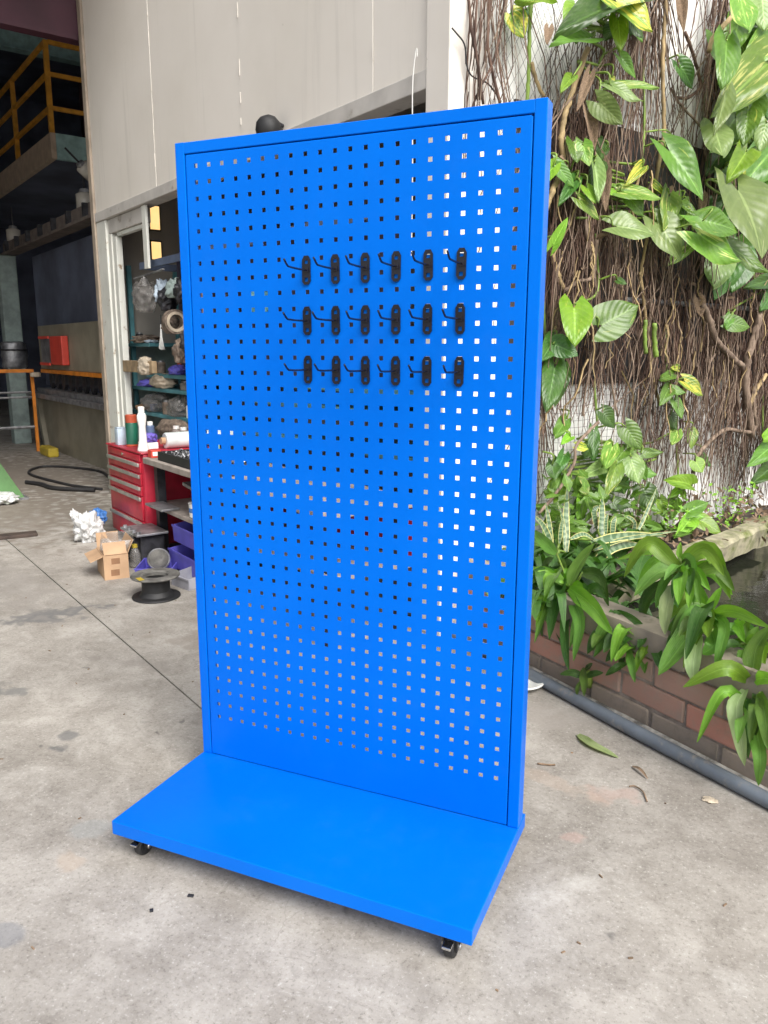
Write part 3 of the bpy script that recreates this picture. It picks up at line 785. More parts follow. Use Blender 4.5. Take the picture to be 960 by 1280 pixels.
STRAPS = [
  ('A', [(0.354, 1.134, 0.386), (0.379, 1.165, 0.457), (0.427, 1.179, 0.541)], 0.059, 1),
  ('A', [(0.327, 1.153, 0.368), (0.276, 1.141, 0.381), (0.203, 1.169, 0.367)], 0.063, 1),
  ('A', [(0.354, 1.134, 0.374), (0.462, 0.969, 0.371), (0.556, 0.801, 0.338)], 0.063, 2),
  ('A', [(0.358, 1.119, 0.357), (0.429, 0.955, 0.31), (0.419, 0.913, 0.183)], 0.053, 1),
  ('A', [(0.347, 1.139, 0.331), (0.371, 1.01, 0.218), (0.395, 0.968, 0.123)], 0.043, 0),
  ('A', [(0.288, 1.182, 0.324), (0.273, 1.119, 0.29), (0.299, 1.075, 0.24)], 0.033, 1),
  ('A', [(0.255, 1.23, 0.27), (0.251, 1.159, 0.227), (0.264, 1.125, 0.174)], 0.03, 0),
  ('A', [(0.39, 1.182, 0.424), (0.461, 1.13, 0.428), (0.508, 1.046, 0.351)], 0.049, 0),
  ('A', [(0.265, 1.322, 0.45), (0.204, 1.367, 0.482), (0.148, 1.408, 0.514)], 0.051, 1),
  ('A', [(0.26, 1.276, 0.364), (0.235, 1.294, 0.408), (0.263, 1.274, 0.445)], 0.047, 0),
  ('A', [(0.406, 1.145, 0.347), (0.452, 1.112, 0.392), (0.498, 1.029, 0.384)], 0.043, 0),
  ('A', [(0.379, 1.165, 0.353), (0.429, 1.104, 0.316), (0.479, 0.981, 0.227)], 0.038, 0),
  ('A', [(0.311, 1.19, 0.312), (0.312, 1.14, 0.252), (0.346, 1.078, 0.171)], 0.036, 0),
  ('A', [(0.472, 0.998, 0.296), (0.489, 0.974, 0.26), (0.473, 0.973, 0.205)], 0.025, 1),
  ('A', [(0.332, 1.175, 0.375), (0.34, 1.169, 0.415), (0.325, 1.18, 0.435)], 0.036, 2),
  ('A', [(0.337, 1.27, 0.397), (0.373, 1.268, 0.456), (0.345, 1.313, 0.493)], 0.046, 0),
  ('A', [(0.214, 1.36, 0.293), (0.184, 1.356, 0.239), (0.187, 1.33, 0.163)], 0.045, 0),
  ('small', [(0.443, 0.97, 0.109), (0.406, 0.972, 0.114), (0.363, 0.979, 0.098)], 0.028, 0),
  ('small', [(0.458, 0.959, 0.116), (0.494, 0.908, 0.151), (0.525, 0.873, 0.173)], 0.025, 0),
  ('small', [(0.441, 0.971, 0.135), (0.461, 0.907, 0.122), (0.464, 0.893, 0.07)], 0.036, 1),
  ('small', [(0.435, 0.976, 0.084), (0.432, 0.954, 0.063), (0.43, 0.955, 0.038)], 0.02, 1),
  ('small', [(0.449, 0.978, 0.128), (0.468, 0.952, 0.156), (0.479, 0.943, 0.173)], 0.022, 0),
  ('middle', [(0.519, 1.038, 0.326), (0.58, 0.945, 0.352), (0.639, 0.865, 0.365)], 0.04, 0),
  ('middle', [(0.607, 0.925, 0.324), (0.571, 0.889, 0.308), (0.549, 0.88, 0.268)], 0.04, 1),
  ('middle', [(0.585, 0.941, 0.281), (0.562, 0.883, 0.258), (0.529, 0.883, 0.21)], 0.04, 0),
  ('middle', [(0.599, 0.893, 0.26), (0.619, 0.817, 0.242), (0.635, 0.793, 0.191)], 0.033, 1),
  ('middle', [(0.594, 0.897, 0.21), (0.563, 0.87, 0.195), (0.532, 0.88, 0.163)], 0.029, 0),
  ('middle', [(0.623, 0.926, 0.32), (0.645, 0.86, 0.318), (0.631, 0.846, 0.288)], 0.039, 0),
  ('middle', [(0.653, 0.903, 0.31), (0.653, 0.842, 0.288), (0.645, 0.823, 0.255)], 0.031, 2),
  ('middle', [(0.532, 1.004, 0.268), (0.541, 0.998, 0.318), (0.56, 0.984, 0.343)], 0.036, 0),
  ('middle', [(0.664, 0.933, 0.296), (0.694, 0.825, 0.292), (0.71, 0.776, 0.252)], 0.043, 0),
  ('middle', [(0.557, 1.011, 0.246), (0.531, 0.992, 0.225), (0.523, 0.986, 0.191)], 0.039, 0),
  ('middle', [(0.601, 0.954, 0.287), (0.636, 0.879, 0.271), (0.663, 0.847, 0.279)], 0.034, 1),
  ('middle', [(0.548, 0.993, 0.222), (0.578, 0.921, 0.218), (0.577, 0.885, 0.186)], 0.032, 0),
  ('B', [(0.711, 0.997, 0.549), (0.646, 1.045, 0.568), (0.52, 1.112, 0.507)], 0.035, 2),
  ('B', [(0.724, 0.963, 0.542), (0.664, 0.933, 0.516), (0.604, 0.902, 0.444)], 0.06, 1),
  ('B', [(0.748, 0.946, 0.565), (0.799, 0.933, 0.616), (0.839, 0.879, 0.595), (0.866, 0.848, 0.558)], 0.038, 2),
  ('B', [(0.742, 0.925, 0.554), (0.774, 0.828, 0.513), (0.776, 0.777, 0.465)], 0.037, 2),
  ('B', [(0.732, 0.958, 0.571), (0.729, 0.972, 0.595), (0.729, 0.984, 0.619)], 0.023, 2),
  ('B', [(0.717, 0.894, 0.496), (0.713, 0.811, 0.441), (0.714, 0.773, 0.372)], 0.055, 5),
  ('B', [(0.68, 1.02, 0.467), (0.635, 1.028, 0.397), (0.627, 1.009, 0.321)], 0.052, 0),
  ('B', [(0.774, 0.927, 0.541), (0.79, 0.89, 0.511), (0.785, 0.882, 0.465)], 0.023, 1),
  ('B', [(0.742, 0.9, 0.542), (0.734, 0.857, 0.5), (0.745, 0.799, 0.454)], 0.04, 0),
  ('B', [(0.711, 0.948, 0.526), (0.686, 0.941, 0.47), (0.672, 0.927, 0.404)], 0.037, 1),
  ('C', [(0.84, 0.854, 0.429), (0.901, 0.735, 0.483), (0.988, 0.598, 0.494)], 0.04, 2),
  ('C', [(0.832, 0.86, 0.437), (0.847, 0.861, 0.475), (0.862, 0.863, 0.517)], 0.035, 2),
  ('C', [(0.824, 0.841, 0.431), (0.775, 0.753, 0.37), (0.708, 0.703, 0.264)], 0.087, 1),
  ('C', [(0.807, 0.779, 0.387), (0.805, 0.681, 0.34), (0.807, 0.656, 0.28)], 0.061, 5),
  ('C', [(0.846, 0.775, 0.399), (0.856, 0.719, 0.38), (0.826, 0.716, 0.346)], 0.059, 1),
  ('C', [(0.851, 0.821, 0.436), (0.881, 0.725, 0.436), (0.874, 0.681, 0.381), (0.864, 0.676, 0.322)], 0.04, 1),
  ('C', [(0.804, 0.88, 0.426), (0.753, 0.868, 0.396), (0.711, 0.874, 0.337)], 0.038, 1),
  ('C', [(0.821, 0.843, 0.411), (0.791, 0.816, 0.39), (0.761, 0.776, 0.329)], 0.035, 0),
  ('C', [(0.818, 0.883, 0.433), (0.806, 0.904, 0.456), (0.8, 0.908, 0.468)], 0.03, 2),
  ('D', [(0.957, 0.645, 0.314), (0.887, 0.597, 0.357), (0.783, 0.598, 0.282)], 0.052, 2),
  ('D', [(0.962, 0.642, 0.331), (0.964, 0.665, 0.402), (0.996, 0.666, 0.478)], 0.057, 1),
  ('D', [(0.968, 0.625, 0.327), (0.988, 0.573, 0.356), (1.016, 0.528, 0.367)], 0.041, 2),
  ('D', [(0.947, 0.64, 0.288), (0.925, 0.57, 0.258), (0.944, 0.544, 0.178), (0.959, 0.532, 0.11)], 0.049, 5),
  ('D', [(0.982, 0.602, 0.3), (0.996, 0.505, 0.266), (1.007, 0.485, 0.199)], 0.043, 1),
  ('D', [(0.978, 0.605, 0.205), (0.994, 0.507, 0.16), (0.996, 0.505, 0.073)], 0.043, 1),
  ('D', [(0.957, 0.633, 0.268), (0.965, 0.565, 0.208), (0.967, 0.564, 0.118)], 0.031, 0),
  ('D', [(0.971, 0.635, 0.299), (0.982, 0.578, 0.253), (0.977, 0.569, 0.173)], 0.029, 0),
  ('D', [(0.962, 0.642, 0.331), (0.951, 0.65, 0.342), (0.938, 0.659, 0.349)], 0.027, 2),
  ('E', [(0.904, 0.808, 0.427), (0.919, 0.772, 0.424), (0.936, 0.71, 0.403)], 0.036, 2),
  ('E', [(0.943, 0.754, 0.396), (0.96, 0.754, 0.419), (0.969, 0.76, 0.44)], 0.03, 1),
  ('E', [(0.939, 0.757, 0.394), (0.963, 0.69, 0.421), (0.992, 0.645, 0.428)], 0.032, 1),
  ('E', [(0.925, 0.767, 0.376), (0.897, 0.738, 0.379), (0.873, 0.707, 0.364)], 0.033, 0),
  ('E', [(0.951, 0.761, 0.4), (0.941, 0.781, 0.424), (0.948, 0.776, 0.444)], 0.029, 1),
]
SWORDS = [
  ('F', [(0.25, 1.613, 0.379), (0.231, 1.661, 0.515), (0.222, 1.706, 0.654)], 0.034, 1),
  ('F', [(0.199, 1.563, 0.393), (0.179, 1.568, 0.511), (0.159, 1.575, 0.602)], 0.024, 1),
  ('F', [(0.25, 1.573, 0.396), (0.23, 1.618, 0.506), (0.203, 1.611, 0.599)], 0.017, 1),
  ('F', [(0.226, 1.57, 0.429), (0.228, 1.575, 0.497), (0.232, 1.581, 0.538)], 0.02, 1),
  ('F', [(0.233, 1.421, 0.43), (0.202, 1.365, 0.538), (0.17, 1.31, 0.598)], 0.029, 1),
  ('G', [(0.347, 1.926, 0.376), (0.338, 1.97, 0.482), (0.329, 1.995, 0.579)], 0.037, 0),
  ('G', [(0.37, 1.905, 0.405), (0.367, 1.9, 0.473), (0.373, 1.911, 0.512)], 0.022, 1),
  ('G', [(0.466, 2.134, 0.365), (0.465, 2.133, 0.435), (0.417, 2.049, 0.482)], 0.027, 1),
  ('G', [(0.486, 2.069, 0.388), (0.52, 2.129, 0.487), (0.554, 2.188, 0.595)], 0.019, 2),
  ('G', [(0.359, 1.541, 0.456), (0.474, 1.845, 0.428), (0.607, 2.283, 0.346)], 0.042, 1),
  ('G', [(0.37, 1.562, 0.418), (0.464, 1.787, 0.425), (0.65, 2.357, 0.359)], 0.021, 2),
  ('G', [(0.294, 1.426, 0.488), (0.337, 1.503, 0.496), (0.379, 1.577, 0.45)], 0.02, 1),
  ('G', [(0.373, 1.565, 0.369), (0.432, 1.732, 0.399), (0.518, 2.023, 0.356)], 0.045, 0),
  ('G', [(0.316, 1.972, 0.423), (0.304, 1.951, 0.502), (0.32, 1.979, 0.528)], 0.033, 1),
  ('G', [(0.387, 1.996, 0.379), (0.387, 1.996, 0.444), (0.397, 2.013, 0.479)], 0.03, 0),
]

# ================================================================= GROUND
mb = MB()
mb.add([(-250, -250, -0.05), (250, -250, -0.05), (250, 250, -0.05), (-250, 250, -0.05)], [(0, 1, 2, 3)])
tag(obj('ground', mb, MT['soil']), 'bare earth around the concrete yard', kind='structure')
# concrete yard with one sawn joint, running along the shed
mb = MB()
ss, ts = [-26, -3.0, 2.95, 26], [-26, -0.6135, -0.6065, 26]
for i in range(3):
    for j in range(3):
        z = -0.012 if (i == 1 and j == 1) else 0.0
        c = [(ss[i], ts[j]), (ss[i + 1], ts[j]), (ss[i + 1], ts[j + 1]), (ss[i], ts[j + 1])]
        mb.add([W(a, b_, z) for a, b_ in c], [(0, 1, 2, 3)])
        if z < 0:
            for k in range(4):
                (a, b_), (a2, b2) = c[k], c[(k + 1) % 4]
                mb.add([W(a, b_, 0), W(a2, b2, 0), W(a2, b2, z), W(a, b_, z)], [(0, 1, 2, 3)])
tag(obj('concrete_yard', mb, MT['concrete'], fixn=False), 'worn grey concrete yard with stains and one sawn joint', kind='structure')

# ================================================================= SHED (cream wall with an open front)
shed = sthing('shed', 'cream shed wall with wide open front above the tool bench', 'building', 0, 0)
ZL, ZT = 2.235, 4.7
seams = [-1.52, -0.20, 1.07, 2.30, 2.668]
for k_, (a, b_) in enumerate(zip(seams[:-1], seams[1:])):
    mb = MB().cbox(a + 0.0012, b_ - 0.0012, 0.52 + 0.002 * (k_ % 2), 0.575, ZL + 0.075, ZT, 0.001)
    obj('wall_panel', mb, MT['wall'], shed)
rs_ = random.Random(2)
for sx in seams[1:-1]:
    z = ZL + 0.2
    while z < 3.6:
        L_ = rs_.uniform(0.02, 0.09)
        obj('sealant_dab', MB().cbox(sx - 0.004 + rs_.uniform(-.002, .002), sx + 0.004 + rs_.uniform(-.002, .004), 0.5165, 0.5195, z, z + L_, 0.001, seg=1), MT['wall'], shed)
        z += L_ + rs_.uniform(0.05, 0.22)
obj('joint_backing', MB().box(-1.5, 2.66, 0.535, 0.60, ZL + 0.02, ZT), MT['trim'], shed)
obj('lintel', MB().cbox(-1.52, 2.668, 0.508, 0.62, ZL, ZL + 0.072, 0.004), MT['trim'], shed)
obj('wall_edge', MB().cbox(-1.60, -1.523, 0.50, 0.62, 0.0, ZT, 0.005), MT['edge'], shed)
obj('post', MB().cbox(-1.52, -1.30, 0.515, 0.60, 0.0, ZL - 0.003, 0.006), MT['post'], shed)
fr = obj('door_frame', MB().cbox(-1.297, -1.225, 0.53, 0.60, 0.0, 2.121, 0.005), MT['post'], shed)
obj('door_frame', MB().cbox(-1.222, -1.145, 0.54, 0.59, 0.0, 2.093, 0.005), MT['post'], shed)
obj('frame_header', MB().cbox(-1.295, -0.53, 0.535, 0.595, 2.125, ZL - 0.004, 0.004), MT['trim'], shed)
obj('frame_header', MB().cbox(-1.143, -0.532, 0.55, 0.59, 2.095, 2.122, 0.003), MT['post'], shed)
obj('mullion', MB().cbox(-0.525, -0.45, 0.525, 0.545, 1.80, ZL - 0.004, 0.003), MT['post'], shed)
obj('mid_rail', MB().cbox(-1.142, -0.50, 0.53, 0.57, 1.055, 1.145, 0.004), MT['wood'], shed)
obj('corner_column', MB().cbox(2.671, 2.812, 0.505, 0.70, 0.0, ZT, 0.006), MT['wall'], shed)
obj('inner_wall', MB().box(-1.515, -1.45, 0.62, 2.4, 0.0, ZT), MT['inwall'], shed)
obj('back_wall', MB().box(-1.445, 2.72, 2.3, 2.4, 0.0, ZT), MT['inwall'], shed)
obj('shed_ceiling', MB().box(-1.445, 2.72, 0.63, 2.29, 2.75, 2.80), MT['inwall'], shed)
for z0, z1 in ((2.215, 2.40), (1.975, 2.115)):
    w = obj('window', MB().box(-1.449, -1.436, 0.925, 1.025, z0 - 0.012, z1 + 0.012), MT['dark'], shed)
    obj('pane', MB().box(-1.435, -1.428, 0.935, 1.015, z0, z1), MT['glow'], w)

# black fixture on the fascia, over the board's top edge
t = sthing('wall_lamp', 'black rounded lamp fixed to the shed wall, peeking over the board', 'lamp', 1.53, 0.52, 2.335)
t.scale = (0.78, 0.78, 0.78)
obj('bracket', MB().tube([(0, -0.0, 0.0), (0, -0.06, 0.02), (0, -0.10, -0.02)], 0.012, 8), MT['dark'], t)
obj('hood', MB().lathe([(0.03, 0.075), (0.062, 0.055), (0.082, 0.015), (0.085, -0.03), (0.075, -0.05)], 18, (0, -0.11, -0.03), Matrix.Rotation(R(20), 4, 'X')), MT['rubber'], t, 'all')
obj('rim', MB().lathe([(0.088, -0.035), (0.093, -0.045), (0.093, -0.06), (0.07, -0.062)], 18, (0, -0.11, -0.03), Matrix.Rotation(R(20), 4, 'X')), MT['dullsteel'], t, 'all')
# thin white cable dropping across the fascia
pts = [W(2.625, 0.500, 2.36), W(2.628, 0.495, 2.385), W(2.620, 0.495, 2.37), W(2.603, 0.495, 2.25), W(2.606, 0.497, 1.95), W(2.60, 0.50, 1.6)]
tag(obj('cable', MB().tube(catmull(pts, 18), 0.0025, 5), MT['cream']), 'thin white cable hanging by the corner column of the shed', 'cable')

# ================================================================= WORKSHOP HALL behind the opening
hall = sthing('workshop_hall', 'dark workshop hall with maroon header over its wide opening', 'building', 0, 0)
hd = obj('header', MB().box(-1.72, -1.62, -9, 6.0, 3.60, 7.0), MT['maroon'], hall)
for k in range(5):
    obj('header_rib', MB().box(-1.617, -1.600, -9, 0.49, 3.60 + 0.32 * k, 3.63 + 0.32 * k), MT['maroon'], hd)
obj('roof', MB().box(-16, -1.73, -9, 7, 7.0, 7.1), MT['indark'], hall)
obj('added_yard_canopy', MB().box(-1.59, 0.3, -7, 0.48, 4.75, 4.82), MT['added_canopy'], hall)  # unseen roof, added and sized to shade the hall and left wall
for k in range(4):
    obj('added_canopy_rafter', MB().box(-1.59, 0.3, -6.5 + 2 * k, -6.4 + 2 * k, 4.60, 4.745), MT['tealbeam'], hall)  # rafters of the added, unseen roof
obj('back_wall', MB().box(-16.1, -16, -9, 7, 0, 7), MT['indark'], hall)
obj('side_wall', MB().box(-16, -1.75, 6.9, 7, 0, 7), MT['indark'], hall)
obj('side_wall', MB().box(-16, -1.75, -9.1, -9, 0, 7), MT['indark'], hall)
g = obj('girder', MB().box(-7.9, -7.7, -9, 6.8, 5.42, 5.44).box(-7.82, -7.78, -9, 6.8, 5.44, 5.84).box(-7.9, -7.7, -9, 6.8, 5.84, 5.87), MT['tealbeam'], hall)
g2 = obj('girder', MB().box(-6.2, -2.2, 0.78, 0.82, 2.43, 2.56).box(-6.2, -2.2, 0.72, 0.88, 2.40, 2.428), MT['girder'], hall)
for k in range(7):
    obj('stiffener', MB().box(-5.9 + k * 0.55, -5.86 + k * 0.55, 0.73, 0.778, 2.43, 2.56), MT['dark'], g2)
obj('column', MB().cbox(-6.15, -5.95, 0.66, 0.87, 0, 2.398, 0.01), MT['greencol'], hall)

# mezzanine with yellow railing
mz = sthing('mezzanine', 'raised mezzanine corner with orange-yellow railing inside the hall', 'mezzanine', -5.0, 1.15, 0)
obj('edge_beam', MB().box(-7.5, 0, 0, 0.06, 3.43, 3.715), MT['tan'], mz)
obj('edge_beam', MB().box(-0.06, 0.002, 0.063, 5, 3.43, 3.715), MT['tealbeam'], mz)
obj('deck', MB().box(-7.5, -0.063, 0.063, 5, 3.60, 3.70), MT['indark'], mz)
rl = obj('railing', MB(), MT['yellow'], mz)
mb = MB()
for z in (4.695, 4.355, 3.99):
    mb.box(-7.5, -0.03, 0.012, 0.052, z - 0.022, z + 0.022).box(-0.05, -0.01, 0.054, 5, z - 0.022, z + 0.022)
rl.data = mesh_of('railing', mb, MT['yellow'])
for x, y in ((-0.03, 0.03), (-1.72, 0.03), (-3.5, 0.03), (-5.3, 0.03), (-0.03, 1.7)):
    obj('railing_post', MB().box(x - 0.027, x + 0.027, y - 0.027, y + 0.027, 3.715, 4.70), MT['yellow'], mz)
obj('wall_cladding', MB().box(-7.3, -1.0, 2.6, 2.65, 3.72, 6.5), pmat('dusty_rose_cladding', (0.09, 0.055, 0.055), 0.9, var=0.4, scale=0.9), mz)

# small lamps under the mezzanine
def jar_lamp(s, t, z, label, tilt=0, sc=1.0):
    o = sthing('jar_lamp', label, 'lamp', s, t, z, 'lamps under the mezzanine')
    o.rotation_euler = (R(tilt), R(tilt * 0.6), TH)
    o.scale = (sc,) * 3
    obj('stem', MB().tube([(0, 0, 0.12), (0, 0, 0.36)], 0.012, 6), MT['dark'], o)
    obj('cap', MB().lathe([(0.02, 0.14), (0.05, 0.13), (0.055, 0.10)], 12), MT['dullsteel'], o)
    obj('glass', MB().lathe([(0.055, 0.10), (0.088, 0.08), (0.085, -0.08), (0.065, -0.095)], 14), MT['clearlamp'], o, 'all')
MT['clearlamp'] = pmat('frosted_lamp_glass', (0.42, 0.39, 0.34), 0.2, var=0.1)
jar_lamp(-3.3, 0.98, 2.68, 'frosted jar lamp hanging beside the shed wall edge')
jar_lamp(-6.2, 0.92, 2.66, 'frosted jar lamp hanging left under the mezzanine beam')
jar_lamp(-3.0, 0.93, 2.93, 'tilted pale lamp higher up beside the shed wall edge', 50, 0.8)

# press brake
pb = sthing('press_brake', 'long olive press brake with orange guard strip in the hall', 'machine', -5.2, 0.80, 0)
obj('bed', MB().prism([(0.05, 0.0), (3.4, 0.0), (3.4, 0.64), (-0.2, 0.64)], 0.10, 1.0), MT['olive'], pb)
obj('side_plate', MB().prism([(-0.05, 0.0), (0.03, 0.0), (-0.22, 0.66), (-0.36, 0.66)], 0.05, 1.0), MT['olive'], pb)
obj('table', MB().cbox(-0.45, 3.4, -0.02, 0.5, 0.645, 0.70, 0.005).cbox(-0.1, 3.4, 0.04, 0.3, 0.703, 0.76, 0.005), MT['dullsteel'], pb)
for k in range(12):
    pn = obj('punch', MB().prism([(-0.075, 0.0), (0.075, 0.0), (0.075, -0.12), (0.01, -0.19), (-0.01, -0.19), (-0.075, -0.12)], 0.10, 0.14), MT['dark'], pb)
    pn.location = (0.35 + k * 0.27, 0, 0.955)
obj('guard_strip', MB().box(0.35, 3.4, -0.01, 0.08, 0.958, 0.998), MT['orange'], pb)
obj('ram', MB().cbox(0.25, 3.4, 0.02, 0.6, 1.0, 1.50, 0.006), MT['olive'], pb)
obj('upper_body', MB().box(-0.7, 3.4, 0.25, 1.2, 1.505, 2.39).box(-0.7, 0.24, 0.3, 1.2, 0.77, 1.5), MT['indark'], pb)
cb = obj('control_box', MB().cbox(0.62, 1.02, -0.05, 0.015, 1.07, 1.36, 0.006), MT['dullsteel'], pb)
obj('box_cover', MB().cbox(1.05, 1.52, -0.06, 0.015, 1.06, 1.37, 0.01), MT['redbox'], cb)
for z_ in (1.05, 1.345):
    obj('box_rim', MB().box(0.60, 1.015, -0.07, -0.053, z_, z_ + 0.03), MT['redbox'], cb)
obj('hand_wheel', MB().lathe([(0.03, -0.03), (0.06, -0.02), (0.06, 0.02), (0.03, 0.03)], 12, (0.3, -0.06, 0.93)), MT['beige'], pb)

# guard rail, column wrap, green plate, odds on the hall floor
gr_ = sthing('guard_rail', 'low orange guard rail with grey lower bars beside the column', 'rail', -5.0, 0.35, 0)
obj('top_rail', MB().box(-0.02, 0.02, -0.9, 0.39, 0.955, 0.995), MT['orange'], gr_)
obj('post', MB().box(-0.018, 0.018, 0.353, 0.388, 0.0, 0.953), MT['orange'], gr_)
obj('post', MB().box(-0.018, 0.018, -0.9, -0.865, 0.0, 0.953), MT['orange'], gr_)
for z_, r_ in ((0.72, 0.014), (0.66, 0.014), (0.30, 0.02)):
    obj('lower_bar', MB().tube([(0, -0.86, z_), (0, 0.35, z_)], r_, 6), MT['dullsteel'], gr_)
w = sthing('bundled_tarp', 'pale grey bundle tied round the green column', 'bundle', -6.05, 0.765, 1.15)
mb = MB()
prof = [(0.13, -0.17), (0.155, -0.14), (0.148, -0.06), (0.158, 0.0), (0.15, 0.08), (0.156, 0.15), (0.14, 0.17)]
mb.lathe(prof, 14)
mb.v = [tuple(Vector(p) * (1 + 0.12 * noise.noise(Vector(p) * 9))) for p in mb.v]
obj('cloth', mb, MT['dullsteel'], w, 'all')
obj('tie', MB().lathe([(0.168, 0.06), (0.175, 0.07), (0.168, 0.08)], 14), MT['cable'], w)
t = sthing('ramp', 'green painted steel ramp with slanted edge at picture left', 'ramp', -1.95, -0.16, 0)
obj('ramp_plate', MB().prism([(0.0, 0.0), (-0.02, 0.03), (-0.42, 0.78), (-1.2, 0.80), (-1.2, 0.0)], -0.25, 0.25, 'x'), MT['ramp'], t)
obj('ramp_foot', MB().prism([(0.015, 0.0), (0.015, 0.02), (-1.2, 0.02), (-1.2, 0.0)], -0.27, 0.27, 'x'), MT['dullsteel'], t)
pts = [(-2.2, 0.72), (-2.9, 0.78), (-3.5, 0.45), (-3.1, 0.18), (-2.2, 0.30), (-1.75, 0.48)]
tag(obj('hose', MB().tube(catmull([W(a, b_, 0.013) for a, b_ in pts], 40), 0.013, 6), MT['cable']), 'black hose looping over the hall floor before the press', 'hose')
pts = [(-1.7, 0.40), (-2.0, 0.15), (-2.3, 0.10), (-2.5, 0.02)]
tag(obj('hose', MB().tube(catmull([W(a, b_, 0.02) for a, b_ in pts], 24), 0.02, 6), MT['cable']), 'short thick black hose nearest the red chest', 'hose')
t = sthing('grease_gun', 'small yellow tool lying below the press bed', 'tool', -4.45, 0.72, 0)
obj('body', MB().cbox(-0.22, 0.18, -0.06, 0.06, 0.0, 0.11, 0.02), MT['spoolyellow'], t)
obj('grip', MB().cbox(-0.36, -0.222, -0.03, 0.03, 0.02, 0.07, 0.015), MT['dark'], t)
tag(obj('iron_bar', MB().cbox(-0.05, 0.05, -0.5, 0.20, 0.0, 0.022, 0.004), pmat('rusty_flat_bar', (0.055, 0.038, 0.03), 0.8, var=0.4)), 'rusty flat iron bar on the floor at picture left', 'bar')
o = bpy.data.objects['iron_bar']; o.location = W(-0.31, -0.61); o.rotation_euler = (0, 0, TH + R(-8))
def crumple(name, sx, sy, sz, amp, seed, freq=3.0, sub=4):
    bm = bmesh.new()
    bmesh.ops.create_icosphere(bm, subdivisions=sub, radius=1)
    m_ = MB()
    for v in bm.verts:
        p = v.co
        q = p * freq + Vector((seed * 3.1, seed * 1.7, seed))
        k = 1 + amp * noise.noise(q) + amp * 0.7 * abs(noise.noise(q * 2.3)) + amp * 0.35 * abs(noise.noise(q * 5.1))
        m_.v.append((p.x * sx * k, p.y * sy * k, max(0.001, (p.z * k + 0.92) * sz * 0.5)))
    m_.f = [tuple(v.index for v in f.verts) for f in bm.faces]
    bm.free()
    return m_
o = obj('rag', crumple('rag', 0.12, 0.10, 0.09, 0.35, 3), MT['bagwhite'], None, True)
tag(o, 'white and blue rag on the floor at the ramp foot', 'rag'); o.location = W(-1.62, -0.36)

# ================================================================= TOOL CHEST, BENCH AND THEIR CLUTTER
ch = sthing('tool_chest', 'red steel tool chest with grey drawer pulls', 'tool chest', 0, 0, 0)
obj('body', MB().cbox(0.0, 0.66, 0.012, 0.46, 0.045, 0.612, 0.006), MT['red'], ch, True)
obj('lid_edge', MB().cbox(-0.004, 0.664, 0.0, 0.468, 0.613, 0.622, 0.003), MT['red'], ch)
zs = [(0.565, 0.606), (0.495, 0.56), (0.42, 0.49), (0.355, 0.415), (0.20, 0.35), (0.055, 0.195)]
for k, (a, b_) in enumerate(zs):
    dr = obj('drawer', MB().cbox(0.035, 0.625, 0.0, 0.0115, a, b_, 0.003), MT['red'], ch, True)
    if k:
        obj('pull', MB().cbox(0.04, 0.62, -0.014, -0.001, b_ - 0.026, b_ - 0.004, 0.003), MT['pull'], dr, True)
    else:
        obj('lock', MB().lathe([(0.009, 0), (0.009, 0.006)], 12, (0.33, -0.001, 0.585), Matrix.Rotation(R(90), 4, 'X')), MT['steel'], dr)
for x in (0.06, 0.60):
    for y in (0.07, 0.40):
        obj('caster', MB().lathe([(0.02, -0.012), (0.022, 0), (0.02, 0.012)], 12, (x, y, 0.022), Matrix.Rotation(R(90), 4, 'X')).box(x - 0.012, x + 0.012, y - 0.016, y - 0.0125, 0.02, 0.044), MT['rubber'], ch)
ZC = 0.6225
def on_chest(name, label, cat, s, t, z=ZC):
    return sthing(name, label, cat, s, t, z)
t = on_chest('spray_can', 'dark green can with rust red cap on the tool chest', 'can', 0.26, 0.09)
obj('body', MB().lathe([(0.036, 0.0), (0.038, 0.004), (0.038, 0.145), (0.036, 0.15)], 20), MT['cangreen'], t, True)
obj('cap', MB().lathe([(0.037, 0.15), (0.037, 0.195), (0.033, 0.20)], 20), MT['canred'], t, True)
obj('base_band', MB().lathe([(0.0385, 0.001), (0.0385, 0.012)], 20), MT['canred'], t, True)
t = on_chest('bottle', 'tall slim white plastic bottle on the tool chest corner', 'bottle', 0.565, 0.05)
obj('body', MB().lathe([(0.036, 0.0), (0.035, 0.01), (0.024, 0.06), (0.021, 0.15), (0.028, 0.19), (0.028, 0.215), (0.018, 0.235)], 18), MT['cream'], t, 'all')
obj('cap', MB().lathe([(0.019, 0.236), (0.019, 0.265), (0.015, 0.27)], 16), MT['cream'], t, True)
t = on_chest('tin', 'pale blue square tin on the tool chest back edge', 'tin', 0.16, 0.05)
obj('body', MB().cbox(-0.03, 0.03, -0.03, 0.03, 0, 0.105, 0.005), MT['canblue'], t, True)
obj('lid', MB().cbox(-0.028, 0.028, -0.028, 0.028, 0.1055, 0.115, 0.003), MT['canblue'], t, True)
t = on_chest('spray_can', 'slim blue can behind the white bottle', 'can', 0.40, 0.16)
obj('body', MB().lathe([(0.026, 0), (0.027, 0.004), (0.027, 0.13), (0.02, 0.14)], 16), pmat('grey_blue_can', (0.09, 0.13, 0.22), 0.4), t, True)
obj('cap', MB().lathe([(0.018, 0.14), (0.018, 0.16), (0.015, 0.163)], 14), MT['cream'], t, True)
t = on_chest('small_box', 'small red and white carton at the bench end', 'box', 0.72, 0.06, 0.601)
obj('carton', MB().cbox(-0.03, 0.03, -0.03, 0.03, 0, 0.045, 0.002), MT['redbox'], t)
obj('label', MB().box(0.0301, 0.0312, -0.022, 0.022, 0.012, 0.036), MT['cream'], t)

